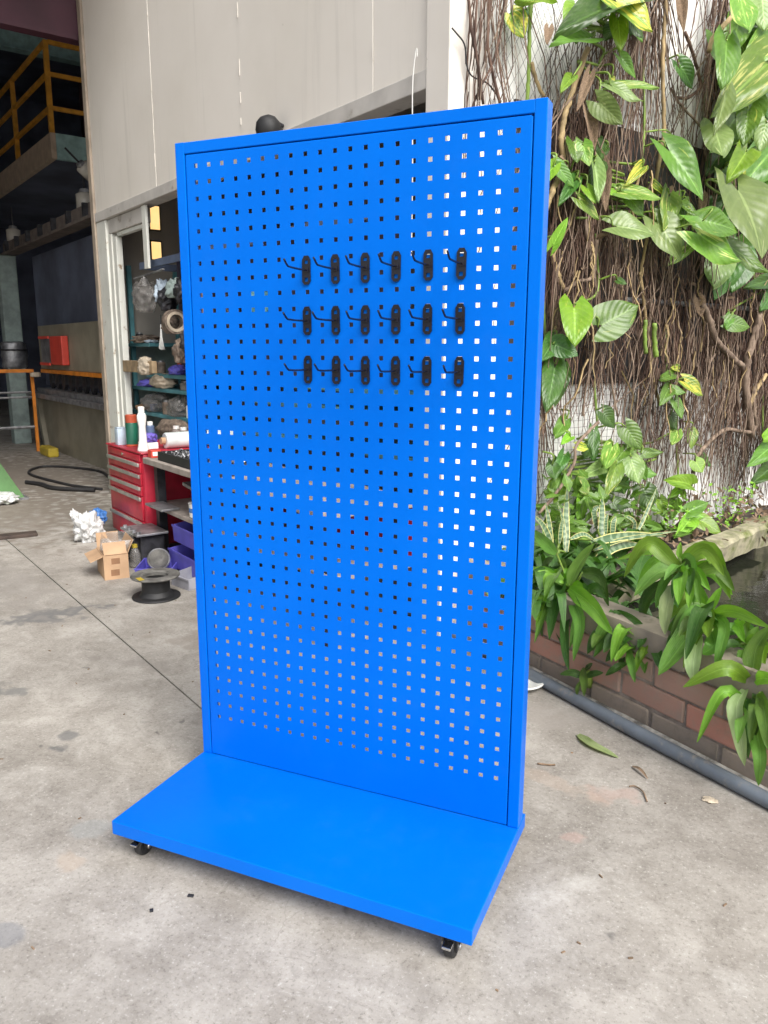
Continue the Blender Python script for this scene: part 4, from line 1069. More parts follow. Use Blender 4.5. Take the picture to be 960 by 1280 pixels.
bn = sthing('workbench', 'low workbench with worn grey top beside the red chest', 'workbench', 0.68, 0, 0)
obj('bench_top', MB().cbox(0.0, 2.0, 0.0, 0.5, 0.565, 0.60, 0.004), MT['bench'], bn)
sh2 = obj('lower_shelf', MB().cbox(0.0, 2.0, 0.03, 0.5, 0.30, 0.325, 0.004), MT['bench'], bn)
for x in (0.04, 0.96, 1.9):
    for y in (0.05, 0.42):
        obj('leg', MB().box(x, x + 0.05, y, y + 0.05, 0.0, 0.5645), MT['dark'], bn)
obj('back_panel', MB().box(0.0, 2.0, 0.47, 0.485, 0.33, 0.56), MT['red'], bn)
t = sthing('parts_tray', 'black tray of metal chips on the workbench', 'tray', 1.25, 0.17, 0.601)
obj('tray', MB().box(-0.4, 0.4, -0.14, 0.14, 0, 0.01).box(-0.4, 0.4, -0.14, -0.128, 0.0102, 0.05).box(-0.4, 0.4, 0.128, 0.14, 0.0102, 0.05).box(-0.4, -0.39, -0.1275, 0.1275, 0.0102, 0.05).box(0.39, 0.4, -0.1275, 0.1275, 0.0102, 0.05), MT['rubber'], t)
mb = MB()
for k in range(170):
    x, y, z = random.uniform(-.37, .37), random.uniform(-.11, .11), random.uniform(0.03, 0.06)
    m_ = Matrix.Translation((x, y, z)) @ Matrix.Rotation(random.uniform(0, 6), 4, Vector((random.random(), random.random(), random.random() + .1)).normalized())
    mb.box(-0.012, 0.012, -0.004, 0.004, -0.003, 0.003, m_)
tag(obj('metal_chips', mb, MT['dullsteel'], t), kind='stuff')
t = sthing('film_roll', 'pale roll of wrapping film lying behind the parts tray', 'roll', 0.53, 0.22, 0.6225)
rot = Matrix.Rotation(R(-90), 4, 'X')
obj('film', MB().lathe([(0.045, -0.02), (0.05, -0.015), (0.05, 0.62), (0.045, 0.63)], 20, (0, 0, 0.0505), rot), MT['film'], t, True)
obj('core', MB().lathe([(0.022, -0.045), (0.022, 0.66)], 14, (0, 0, 0.0505), rot), MT['card'], t, True)
t = sthing('pack', 'purple and white packet between bottle and film roll', 'packet', 0.47, 0.13, 0.6225)
obj('packet', MB().cbox(-0.075, 0.03, -0.04, 0.04, 0.041, 0.095, 0.012), pmat('purple_print_pack', (0.12, 0.09, 0.42), 0.45, var=0.8, scale=60), t, True)
obj('carton', MB().cbox(-0.08, 0.03, -0.05, 0.04, 0, 0.04, 0.003), MT['cream'], t)
t = sthing('tub', 'white tub with blue band on the lower bench shelf', 'tub', 1.26, 0.09, 0.326)
obj('tub_body', MB().lathe([(0.045, 0), (0.05, 0.005), (0.053, 0.075), (0.056, 0.08)], 20), MT['cream'], t, True)
obj('band', MB().lathe([(0.0515, 0.03), (0.0525, 0.055)], 20), MT['bagblue'], t, True)
t = sthing('plank', 'grey board lying on the lower bench shelf, end sticking out', 'board', 0.86, 0.06, 0.327)
obj('board', MB().cbox(-0.10, 0.16, -0.09, 0.02, 0.0, 0.014, 0.003), MT['dullsteel'], t)
t = sthing('plank', 'grey board leaning under the bench top', 'board', 1.3, 0.2, 0.44)
obj('board', MB().cbox(-0.28, 0.3, -0.1, 0.2, 0.0, 0.02, 0.003, Matrix.Rotation(R(6), 4, 'Y')), MT['dullsteel'], t)

def bin_(name, label, s, t, z, w, d, h, m, rz=0):
    o = sthing(name, label, 'bin', s, t, z, 'plastic parts bins by the bench')
    o.rotation_euler = (0, 0, TH + R(rz))
    e = 0.006
    obj('bottom', MB().box(-w, w, -d, d, 0, e), m, o)
    obj('front_wall', MB().prism([(-w, e + .0005), (w, e + .0005), (w * 1.06, h * .7), (-w * 1.06, h * .7)], -d, -d + e), m, o)
    obj('back_panel', MB().prism([(-w, e + .0005), (w, e + .0005), (w * 1.06, h), (-w * 1.06, h)], d - e, d), m, o)
    for sgn in (-1, 1):
        obj('side_panel', MB().prism([(-d + e + .0005, e + .0005), (d - e - .0005, e + .0005), (d - e - .0005, h), (-d + e + .0005, h * .72)], sgn * w - e / 2, sgn * w + e / 2, 'x'), m, o)
    obj('rim', MB().box(-w * 1.08, w * 1.08, -d - .004, -d - .0005, h * .62, h * .72), m, o)
    return o
bin_('parts_bin', 'purple bin under the bench, upper of the stack', 1.20, 0.16, 0.158, 0.17, 0.13, 0.13, MT['purple'])
bin_('parts_bin', 'purple bin under the bench, lower of the stack', 1.22, 0.15, 0.02, 0.19, 0.15, 0.135, MT['purple'])
bin_('parts_bin', 'small purple bin on the floor holding a grey disc', 1.08, -0.09, 0.0, 0.10, 0.085, 0.06, MT['purple'], 52)
bin_('parts_bin', 'grey bin on the floor next to the board edge', 1.42, -0.01, 0.0, 0.08, 0.10, 0.085, pmat('grey_plastic', (0.34, 0.34, 0.38), 0.5), 10)
t = sthing('lens_disc', 'pale round disc tilted in the floor bin', 'disc', 1.07, -0.08, 0.008)
mrot = Matrix.Rotation(R(62), 4, 'Y') @ Matrix.Rotation(R(20), 4, 'X')
obj('disc', MB().lathe([(0.004, 0.022), (0.04, 0.018), (0.056, 0.006), (0.06, 0.0), (0.056, -0.006)], 24, (0, 0, 0.064), mrot), MT['spoolgrey'], t, 'all')
obj('crescent', MB().lathe([(0.0605, 0.006), (0.065, 0.0), (0.0605, -0.006)], 24, (0, 0, 0.064), mrot), MT['dullsteel'], t, 'all')
t = sthing('gear_unit', 'black greasy gear unit standing against the red chest', 'machine part', 0.80, -0.06, 0)
obj('housing', MB().cbox(-0.12, 0.10, -0.06, 0.09, 0.0, 0.175, 0.012), MT['dark'], t)
obj('plate', MB().cbox(-0.15, 0.13, -0.09, 0.10, 0.178, 0.192, 0.003), MT['dullsteel'], t)
for k in range(5):
    obj('fin', MB().box(-0.11 + 0.045 * k, -0.10 + 0.045 * k, -0.085, -0.0605, 0.01, 0.165), MT['dark'], t)
obj('stub', MB().lathe([(0.04, 0), (0.04, 0.05), (0.02, 0.055), (0.02, 0.10)], 14, (-0.06, -0.075, 0.06), Matrix.Rotation(R(90), 4, 'X')), MT['dark'], t)
for k in range(4):
    obj('bolt', MB().lathe([(0.012, 0), (0.012, 0.014)], 6, (-0.12 + 0.075 * k, -0.07, 0.192)), MT['dullsteel'], t)

# cable spool
t = sthing('cable_spool', 'empty black cable spool lying flat by the board', 'spool', 1.51, -0.265, 0)
obj('flange', MB().lathe([(0.045, 0.0), (0.118, 0.0), (0.12, 0.004), (0.118, 0.010), (0.05, 0.014)], 32), MT['rubber'], t, True)
obj('core', MB().lathe([(0.085, 0.013), (0.070, 0.035), (0.070, 0.085), (0.086, 0.107)], 28, cap=False), MT['rubber'], t, True)
obj('flange', MB().lathe([(0.062, 0.095), (0.088, 0.103), (0.119, 0.108), (0.122, 0.113), (0.118, 0.120), (0.072, 0.120), (0.062, 0.112), (0.062, 0.095)], 32, cap=False), MT['spoolgrey'], t, True)
obj('hub_floor', MB().lathe([(0.001, 0.06), (0.064, 0.06)], 20, cap=False), MT['rubber'], t)
obj('label', MB().box(0.02, 0.075, -0.108, -0.082, 0.1205, 0.1215), MT['spoolyellow'], t)

# cardboard box with open flaps
t = sthing('cardboard_box', 'small open cardboard box with raised flaps on the floor', 'box', 1.0, -0.30, 0)
t.rotation_euler = (0, 0, TH + R(-8))
e = 0.004
obj('front_panel', MB().box(0.078, 0.082, -0.075, 0.055, 0, 0.135), MT['card'], t)
obj('back_panel', MB().box(-0.15, -0.146, -0.075, 0.055, 0, 0.135), MT['card'], t)
obj('side_panel', MB().box(-0.1455, 0.0775, -0.075, -0.071, 0, 0.135), MT['card'], t)
obj('side_panel', MB().box(-0.1455, 0.0775, 0.051, 0.055, 0, 0.135), MT['card'], t)
obj('bottom', MB().box(-0.1455, 0.0775, -0.0705, 0.0505, 0.0, 0.004), MT['card'], t)
obj('flap', MB().box(0, 0.004, -0.07, 0.05, 0, 0.075, Matrix.Translation((0.078, 0, 0.1365)) @ Matrix.Rotation(R(-38), 4, 'Y')), MT['card'], t)
obj('flap', MB().box(-0.14, 0.07, -0.07, 0, -0.004, 0, Matrix.Translation((0, -0.076, 0.132)) @ Matrix.Rotation(R(20), 4, 'X')), MT['card'], t)
obj('flap', MB().box(-0.14, 0.07, 0, 0.004, 0, 0.08, Matrix.Translation((0, 0.052, 0.1365)) @ Matrix.Rotation(R(-25), 4, 'X')), MT['card'], t)
obj('flap', MB().box(-0.004, 0, -0.07, 0.05, 0, 0.08, Matrix.Translation((-0.147, 0, 0.1365)) @ Matrix.Rotation(R(-12), 4, 'Y')), MT['card'], t)
obj('print', MB().box(0.0822, 0.0826, -0.04, 0.005, 0.02, 0.055).box(0.0822, 0.0826, -0.035, 0.01, 0.085, 0.118), MT['print'], t)
LQ = MB()
LQ.add([(-0.13, -0.06, 0.12), (0.05, -0.06, 0.12), (0.05, 0.05, 0.12), (-0.13, 0.05, 0.12), (-0.17, -0.04, 0.21), (0.02, -0.03, 0.20), (0.04, 0.10, 0.20), (-0.12, 0.12, 0.22)],
       [(0, 1, 5, 4), (1, 2, 6, 5), (2, 3, 7, 6), (3, 0, 4, 7)])
obj('liner', LQ, MT['clear'], t)
t = sthing('plastic_bag', 'crumpled white plastic bag slumped on the floor beside the chest', 'bag', 0.10, -0.18, 0)
t.scale = (0.8, 0.8, 0.92)
obj('bag_body', crumple('bag', 0.088, 0.10, 0.20, 0.42, 5, 3.0, 5), MT['bagwhite'], t, 'all')
nk = crumple('neck', 0.032, 0.034, 0.13, 0.45, 9, 3.5)
nk.v = [(x - 0.02, y - 0.06 - 0.3 * z, z * 0.8 + 0.12) for x, y, z in nk.v]
obj('neck', nk, MT['bagwhite'], t, 'all')
nk = crumple('inner', 0.07, 0.07, 0.11, 0.35, 12, 3)
nk.v = [(x - 0.07, y + 0.10, z + 0.10) for x, y, z in nk.v]
obj('inner_bag', nk, MT['bagblue'], t, True)
t = sthing('clear_bottle', 'clear plastic bottle with yellow cap beside the cardboard box', 'bottle', 0.90, -0.155, 0)
obj('body', MB().lathe([(0.03, 0), (0.034, 0.01), (0.03, 0.04), (0.034, 0.07), (0.022, 0.10), (0.014, 0.115)], 16), MT['clear'], t, 'all')
obj('cap', MB().lathe([(0.016, 0.116), (0.016, 0.135)], 14), MT['spoolyellow'], t)

# shelves inside the shed
shf = sthing('shelf_unit', 'teal steel shelves inside the shed behind the bench', 'shelf', -1.4, 0.66, 0)
for x in (0.03, 1.9, 3.9):
    for y in (0.02, 0.42):
        obj('upright', MB().box(x, x + 0.035, y, y + 0.035, 0.0, 1.9), MT['teal'], shf)
for z, x0, x1 in ((0.735, 0.0, 4.0), (0.935, 0.07, 4.0), (1.045, 0.42, 4.0), (1.28, 0.0, 0.52)):
    obj('shelf_board', MB().cbox(x0, x1, 0.0, 0.45, z - 0.028, z, 0.003), MT['teal'], shf)
obj('side_panel', MB().box(0.0, 0.025, 0.06, 0.42, 0.0, 1.25), MT['greencol'], shf)
obj('back_panel', MB().box(0.03, 3.95, 0.456, 0.462, 0.70, 1.27), MT['inwall'], shf)  # panel added to darken the space behind the shelves
rk = sthing('hook_rack', 'blue-grey steel rack rail hung with bags and tools in the shed', 'rack', -0.80, 0.60, 1.82)
obj('rail', MB().box(0.0, 3.0, -0.01, 0.01, 0.0, 0.05).box(0, 0.03, 0.0105, 0.3, 0.0, 0.05), pmat('rack_blue', (0.10, 0.13, 0.20), 0.5), rk)
obj('back_board', MB().box(0.3, 3.0, 0.16, 0.18, -0.75, 0.05), pmat('rack_board', (0.035, 0.03, 0.05), 0.7, var=0.5, scale=8), rk)
obj('wire_bar', MB().tube([(-0.1, -0.02, -0.06), (0.5, -0.02, -0.035)], 0.008, 6), MT['dullsteel'], rk)
def lump(name, label, cat, s, t, z, sx, sy, sz, m, seed, amp=0.35, grp=None):
    o = sthing(name, label, cat, s, t, z, grp)
    obj('bundle', crumple(name, sx, sy, sz, amp, seed, 2.8, 4), m, o, 'all')
    return o
t = lump('hanging_bag', 'clear plastic bag of parts hanging from the rack', 'bag', -0.70, 0.585, 1.50, 0.14, 0.07, 0.24, MT['clear'], 21)
obj('bag_neck', MB().tube([(0, 0, 0.2), (0.01, -0.005, 0.27)], [0.05, 0.012], 8), MT['clear'], t)
t = sthing('cable_tie_bundle', 'fan of pale cable ties hanging in the shed', 'bundle', -0.46, 0.60, 1.24)
obj('ties', (lambda q: ([q.tube([(0, 0, 0.17), (0.35 * dx, 0, 0.08), (dx, 0, 0.0), (dx * 0.7, 0.01, -0.01)], 0.004, 4) for dx in (-0.055, -0.035, -0.01, 0.015, 0.04)], q)[1])(MB()), MT['cream'], t)
obj('loop', MB().tube([(0, 0, 0.17), (0.0, 0.005, 0.24)], 0.003, 4), MT['dark'], t)
t = sthing('tape_roll', 'round brown tape roll hanging behind the board edge', 'tape', -0.16, 0.585, 1.42)
obj('tape', MB().lathe([(0.05, -0.03), (0.085, -0.03), (0.085, 0.03), (0.05, 0.03), (0.05, -0.03)], 20, (0, 0, 0), Matrix.Rotation(R(90), 4, 'Y'), cap=False), MT['brownitem'], t, True)
obj('rim', MB().lathe([(0.05, 0.031), (0.07, 0.033), (0.07, 0.031)], 20, (0, 0, 0), Matrix.Rotation(R(90), 4, 'Y'), cap=False), MT['beige'], t, True)
dark_items = [(-0.35, 1.58, .07, .16, 'dark'), (-0.2, 1.65, .06, .13, 'greencol'), (-0.3, 1.40, .05, .12, 'brownitem'), (-0.05, 1.62, .06, .16, 'dark'),
              (-0.42, 1.64, .025, .16, 'canblue'), (-0.12, 1.22, .05, .17, 'brownitem'), (0.02, 1.30, .05, .15, 'dark'), (0.25, 1.5, .08, .2, 'brownitem'), (0.6, 1.45, .08, .2, 'dark'), (1.0, 1.5, .08, .2, 'teal')]
nm = ['dark drill body', 'grey-green grinder', 'brown strap', 'black hose clamp set', 'pale blue strip', 'brown leather pouch', 'black coil', 'brown tool roll', 'black belt coil', 'teal tool pouch']
for k, (s, z, r_, h, m_) in enumerate(dark_items):
    lump('hung_tool', nm[k] + ' hung on the rack board in the shed', 'tool', s, 0.62, z - h / 2, r_, 0.06, h, MT[m_], 40 + k, 0.5, 'tools hung on the rack board')
lump('rag', 'purple rag on the second shelf of the shed', 'rag', -1.02, 0.70, 0.936, 0.10, 0.08, 0.06, MT['purple'], 61)
lump('rag', 'purple glove on the third shelf near the board', 'glove', -0.42, 0.70, 1.046, 0.08, 0.06, 0.07, MT['purple'], 62)
lump('cloth', 'beige cloth heap on the second shelf of the shed', 'cloth', -0.72, 0.70, 0.936, 0.14, 0.08, 0.11, MT['beige'], 63)
lump('cloth', 'grey cloth folded over the mid rail', 'cloth', -0.64, 0.535, 1.04, 0.08, 0.05, 0.13, MT['beige'], 64)
lump('part_heap', 'heap of small parts on the short top shelf', 'parts', -1.08, 0.72, 1.281, 0.14, 0.10, 0.06, MT['brownitem'], 65, 0.5)
lump('part_heap', 'blue plastic pouch on the short top shelf', 'pouch', -0.93, 0.70, 1.281, 0.05, 0.05, 0.025, MT['canblue'], 66)
lump('part_bag', 'clear bag of fittings on the lowest shelf, left end', 'bag', -0.95, 0.72, 0.736, 0.13, 0.10, 0.15, MT['clear'], 67)
lump('part_bag', 'clear bag of fittings on the lowest shelf, by the board', 'bag', -0.42, 0.72, 0.736, 0.14, 0.10, 0.15, MT['clear'], 68)
lump('part_heap', 'orange fitting on the lowest shelf, left end', 'fitting', -1.22, 0.70, 0.736, 0.05, 0.05, 0.05, MT['card'], 69)
lump('part_bag', 'dusty grey bag below the lowest shelf on the bench', 'bag', -0.1, 0.52, 0.602, 0.24, 0.06, 0.14, MT['brownitem'], 70)
for k, s in enumerate((-0.62, -0.50)):
    t = sthing('jar', ('clear jar with white lid under the lowest shelf, ' + ('far one', 'near one')[k]), 'jar', s + 0.85, 0.40, 0.602)
    obj('glass', MB().lathe([(0.03, 0), (0.035, 0.01), (0.035, 0.09), (0.02, 0.11)], 14), MT['clear'], t, 'all')
    obj('lid', MB().lathe([(0.021, 0.111), (0.021, 0.13)], 12), MT['cream'], t)
t = sthing('squeeze_bottle', 'mint green squeeze bottle beside the film roll', 'bottle', 0.75, 0.44, 0.602)
obj('body', MB().lathe([(0.025, 0), (0.027, 0.01), (0.024, 0.10), (0.01, 0.125)], 14), MT['mint'], t, 'all')
obj('nozzle', MB().lathe([(0.009, 0.1255), (0.004, 0.16)], 10), MT['mint'], t)

extra = [('jar', 'brown glass jar at the left end of the third shelf', 'jar', -0.86, 0.74, 1.046, 'brownitem', .035, .09), ('tin', 'dented grey tin on the third shelf behind the glove', 'tin', -0.30, 0.80, 1.046, 'dullsteel', .045, .11),
         ('can', 'black spray can on the third shelf near the board', 'can', -0.20, 0.72, 1.046, 'dark', .03, .15), ('can', 'rust red can on the third shelf beside the black one', 'can', -0.60, 0.80, 1.046, 'canred', .03, .10),
         ('jar', 'dark jar at the back of the second shelf', 'jar', -0.52, 0.80, 0.936, 'dark', .04, .09), ('tin', 'flat grey tin on the second shelf near the board', 'tin', -0.32, 0.72, 0.936, 'spoolgrey', .05, .06),
         ('can', 'blue can on the lowest shelf, far end', 'can', -1.12, 0.76, 0.736, 'bagblue', .03, .06), ('jar', 'brown jar between the two bags on the lowest shelf', 'jar', -0.68, 0.70, 0.736, 'brownitem', .035, .10),
         ('tin', 'white tin on the lowest shelf next to the board', 'tin', -0.24, 0.72, 0.736, 'cream', .045, .10), ('can', 'dark can on the short top shelf', 'can', -1.30, 0.74, 1.281, 'dark', .03, .08)]
for nm_, lab, cat, s_, t_, z_, m_, r_, h_ in extra:
    o = sthing(nm_, lab, cat, s_, t_, z_)
    obj('body', MB().lathe([(r_ * .96, 0), (r_, h_ * .03), (r_, h_ * .85), (r_ * .8, h_ * .95)], 16), MT[m_], o, True)
    obj('lid', MB().lathe([(r_ * .78, h_ * .951), (r_ * .78, h_ * 1.08), (r_ * .7, h_ * 1.1)], 14), MT['dullsteel'], o, True)

# ================================================================= BLUE TOOL BOARD
G = 0.223
P = 0.038
HW, ZB, ZTOP = 0.4575, 0.103, 1.723
board = thing('tool_display_stand', 'tall blue perforated steel tool board on a wheeled base', 'tool board', (0, 0, 0))
D = 0.046
mb = MB()
mb.cbox(-HW, -HW + 0.0265, 0, D, ZB + 0.001, ZTOP, 0.0018)
mb.cbox(HW - 0.0265, HW, 0, D, ZB + 0.001, ZTOP, 0.0018)
mb.cbox(-HW + 0.0255, HW - 0.0255, 0.0004, D - 0.0004, ZTOP - 0.0265, ZTOP - 0.0004, 0.0018)
mb.cbox(-HW + 0.0255, HW - 0.0255, 0.012, D - 0.0004, ZB + 0.001, ZB + 0.010, 0.001)
mb.box(-HW + 0.0262, -HW + 0.040, 0.012, 0.0135, ZB + 0.011, ZTOP - 0.027).box(HW - 0.040, HW - 0.0262, 0.012, 0.0135, ZB + 0.011, ZTOP - 0.027).box(-HW + 0.0402, HW - 0.0402, 0.012, 0.0135, ZTOP - 0.041, ZTOP - 0.0262)
obj('frame', mb, MT['blue'], board)
# perforated sheet: 22 x 39 square holes
mb = MB()
px0, px1, pz0, pz1 = -HW + 0.0315, HW - 0.0315, ZB + 0.004, ZTOP - 0.0315
yf, yb = 0.0012, 0.0030
h = 0.0051
xs = [px0] + [(c - 10.5) * P - P / 2 for c in range(23)] + [px1]
zs_ = [pz0] + [(38 - r) * P + G - P / 2 for r in range(38, -1, -1)] + [G + 38 * P + P / 2] + [pz1]
idx = {}
def vtx(x, y, z):
    k = (round(x, 5), round(y, 5), round(z, 5))
    if k not in idx:
        idx[k] = len(mb.v)
        mb.v.append((x, y, z))
    return idx[k]
for i in range(len(xs) - 1):
    for j in range(len(zs_) - 1):
        x0, x1, z0, z1 = xs[i], xs[i + 1], zs_[j], zs_[j + 1]
        hole = 1 <= i <= 22 and 1 <= j <= 39
        oc = [(x0, z0), (x1, z0), (x1, z1), (x0, z1)]
        if not hole:
            mb.f.append(tuple(vtx(a, yf, b) for a, b in oc))
            mb.f.append(tuple(vtx(a, yb, b) for a, b in reversed(oc)))
        else:
            xc, zc = (x0 + x1) / 2, (z0 + z1) / 2
            ic = [(xc - h, zc - h), (xc + h, zc - h), (xc + h, zc + h), (xc - h, zc + h)]
            for k in range(4):
                k2 = (k + 1) % 4
                mb.f.append((vtx(oc[k][0], yf, oc[k][1]), vtx(oc[k2][0], yf, oc[k2][1]), vtx(ic[k2][0], yf, ic[k2][1]), vtx(ic[k][0], yf, ic[k][1])))
                mb.f.append((vtx(oc[k2][0], yb, oc[k2][1]), vtx(oc[k][0], yb, oc[k][1]), vtx(ic[k][0], yb, ic[k][1]), vtx(ic[k2][0], yb, ic[k2][1])))
                mb.f.append((vtx(ic[k][0], yf, ic[k][1]), vtx(ic[k2][0], yf, ic[k2][1]), vtx(ic[k2][0], yb, ic[k2][1]), vtx(ic[k][0], yb, ic[k][1])))
# rounded returns along the sheet's edges
RB = 0.0026
arc = [(RB * math.sin(math.pi / 8 * k), RB * (1 - math.cos(math.pi / 8 * k))) for k in range(5)]
for a, sx in ((px0, -1), (px1, 1)):
    prof = [(a + sx * d_, yf + e_) for d_, e_ in arc] + [(a + sx * RB, 0.022)]
    mb.add([(x, y, z) for x, y in prof for z in (pz0, pz1)], [(2 * k, 2 * k + 1, 2 * k + 3, 2 * k + 2) for k in range(5)])
prof = [(pz1 + d_, yf + e_) for d_, e_ in arc] + [(pz1 + RB, 0.022)]
mb.add([(x, y, z) for z, y in prof for x in (px0, px1)], [(2 * k, 2 * k + 1, 2 * k + 3, 2 * k + 2) for k in range(5)])
obj('perforated_panel', mb, MT['blue'], board, fixn=False)
# base tray
mb = MB()
BD = -0.368
mb.cbox(-HW - 0.001, HW + 0.001, BD, 0.072, ZB - 0.036, ZB, 0.0022)
obj('base_platform', mb, MT['blue'], board)
for x, y in ((-0.405, -0.315), (0.405, -0.325), (-0.405, 0.03), (0.405, 0.03)):
    fk = obj('caster', MB().box(x - 0.03, x + 0.03, y - 0.024, y + 0.024, 0.0615, 0.0668).box(x - 0.016, x - 0.0125, y - 0.02, y + 0.016, 0.02, 0.061).box(x + 0.0125, x + 0.016, y - 0.02, y + 0.016, 0.02, 0.061).lathe([(0.018, 0.052), (0.018, 0.0612)], 14, (x, y, 0)), MT['rubber'], board)
    ry = Matrix.Rotation(R(90), 4, 'Y')
    wl = obj('wheel', MB().lathe([(0.014, -0.0105), (0.0235, -0.0105), (0.0255, -0.007), (0.0255, 0.007), (0.0235, 0.0105), (0.014, 0.0105)], 22, (x, y - 0.006, 0.0258), ry), MT['rubber'], fk, True)
    obj('axle', MB().lathe([(0.006, -0.021), (0.008, -0.019), (0.008, 0.019), (0.006, 0.021)], 12, (x, y - 0.006, 0.0258), ry), MT['steel'], fk, True)
    obj('brake_tab', MB().cbox(x - 0.010, x + 0.010, y - 0.045, y - 0.021, 0.040, 0.046, 0.002), MT['steel'], fk)

# hooks: three rows of six
def hook_meshes():
    w_, hh, c, c2 = 0.0108, 0.0044, 0.0185, 0.0215
    xb = [-w_, -hh, hh, w_]
    zb = [-0.033, -c2 - hh, -c2 + hh, c - hh, c + hh, 0.032]
    m_ = MB()
    ids = {}
    def V(i, j, y):
        k = (i, j, y)
        if k not in ids:
            x = xb[i] * (0.52 if j in (0, 5) and i in (0, 3) else 1.0)
            ids[k] = len(m_.v)
            m_.v.append((x, y, zb[j]))
        return ids[k]
    y0, y1 = -0.0034, -0.0009
    solid = lambda i, j: 0 <= i < 3 and 0 <= j < 5 and not (i == 1 and j in (1, 3))
    for i in range(3):
        for j in range(5):
            if not solid(i, j):
                continue
            q = [(i, j), (i + 1, j), (i + 1, j + 1), (i, j + 1)]
            m_.f.append(tuple(V(a, b, y0) for a, b in q))
            m_.f.append(tuple(V(a, b, y1) for a, b in reversed(q)))
            for (di, dj), (p_, r_) in {(0, -1): (0, 1), (1, 0): (1, 2), (0, 1): (2, 3), (-1, 0): (3, 0)}.items():
                if not solid(i + di, j + dj):
                    a, b = q[p_], q[r_]
                    m_.f.append((V(*b, y0), V(*a, y0), V(*a, y1), V(*b, y1)))
    # tongues through the board
    m_.box(-0.0038, 0.0038, -0.0008, 0.010, 0.0255, 0.0285)
    m_.box(-0.0038, 0.0038, -0.0008, 0.008, -0.0135, -0.0105)
    plate = mesh_of('plate', m_, MT['hook'])
    pr = MB().tube(catmull([(0, -0.0036, 0.0), (0, -0.04, -0.001), (0, -0.083, 0.0), (0, -0.092, 0.002), (0, -0.100, 0.008), (0, -0.107, 0.0145)], 18), 0.0023, 8)
    prong = mesh_of('prong', pr, MT['hook'], 'all')
    wd = MB().cbox(-0.006, 0.006, -0.0062, -0.0036, -0.006, 0.006, 0.0008)
    weld = mesh_of('weld_pad', wd, MT['hook'])
    return plate, prong, weld
pm, prm, wm = hook_meshes()
rown = ('top', 'middle', 'bottom')
coln = ('first', 'second', 'third', 'fourth', 'fifth', 'sixth')
for r_i, row in enumerate((6.70, 9.73, 12.72)):
    for c_i in range(6):
        x = (8 + 2 * c_i - 10.5) * P
        z = (38 - row) * P + G
        o = thing('tool_hook', 'black single-prong hook, %s from the left in the %s row of hooks' % (coln[c_i], rown[r_i]), 'hook', (x, 0, z), 0, 'black hooks on the blue board')
        for n_, me in (('plate', pm), ('prong', prm), ('weld_pad', wm)):
            c = link(bpy.data.objects.new(n_, me))
            c.parent = o
        o.rotation_euler = (0, R(random.uniform(-1, 1)), R(random.uniform(-2.5, 2.5)))

# ================================================================= GARDEN WALL
SV = 2.78
gw = sthing('garden_wall', 'white garden wall covered with aerial roots and pothos', 'wall', SV, 0.52, 0)
ys = [0.18, 1.02, 1.62, 2.35, 3.3, 4.6]
for a, b_ in zip(ys[:-1], ys[1:]):
    obj('wall_panel', MB().cbox(-0.06, 0.0, a + 0.002, b_ - 0.002, 0.0, 4.7, 0.002), MT['white'], gw)
obj('shade_sheet', MB().box(0.006, 0.016, 0.36, 3.9, 1.075, 2.235), MT['shade'], gw)
obj('support_rod', MB().tube([(0.05, 1.1, 1.47), (0.05, 3.9, 1.455)], 0.014, 8), MT['dullsteel'], gw)
# wire netting
def net(name, label, t0, t1, z0, z1, p, diag, s):
    m_ = MB()
    r_ = 0.0011
    if diag:
        n_ = int((t1 - t0 + z1 - z0) / p) + 1
        for k in range(n_):
            for sg in (1, -1):
                pts = []
                for q in range(24):
                    zz = z0 + (z1 - z0) * q / 23
                    tt = (t0 + k * p - (z1 - z0) / 1.6 + (zz - z0) / 1.6) if sg == 1 else (t0 + k * p - (zz - z0) / 1.6)
                    if t0 <= tt <= t1:
                        pts.append(W(s + 0.012 * math.sin(tt * 9 + zz * 5), tt, zz))
                if len(pts) > 1:
                    m_.tube(pts, r_, 3, False)
    else:
        for k in range(int((t1 - t0) / p) + 1):
            m_.tube([W(s + 0.012 * math.sin(k * .4 + zz * 7), t0 + k * p + 0.006 * math.sin(zz * 11), zz) for zz in [z0 + (z1 - z0) * q / 10 for q in range(11)]], r_, 3, False)
        for k in range(int((z1 - z0) / p) + 1):
            m_.tube([W(s + 0.012 * math.sin(tt * 8 + k), tt, z0 + k * p + 0.006 * math.sin(tt * 13)) for tt in [t0 + (t1 - t0) * q / 16 for q in range(17)]], r_, 3, False)
    return tag(obj(name, m_, MT['wire'], fixn=False), label, 'netting')
net('wire_netting', 'diamond chain-link netting on the white wall above the board', 0.72, 1.22, 1.9, 3.1, 0.042, True, SV + 0.03)
net('wire_netting', 'square wire netting over the white wall low down', 1.0, 1.95, 0.40, 1.12, 0.034, False, SV + 0.03)

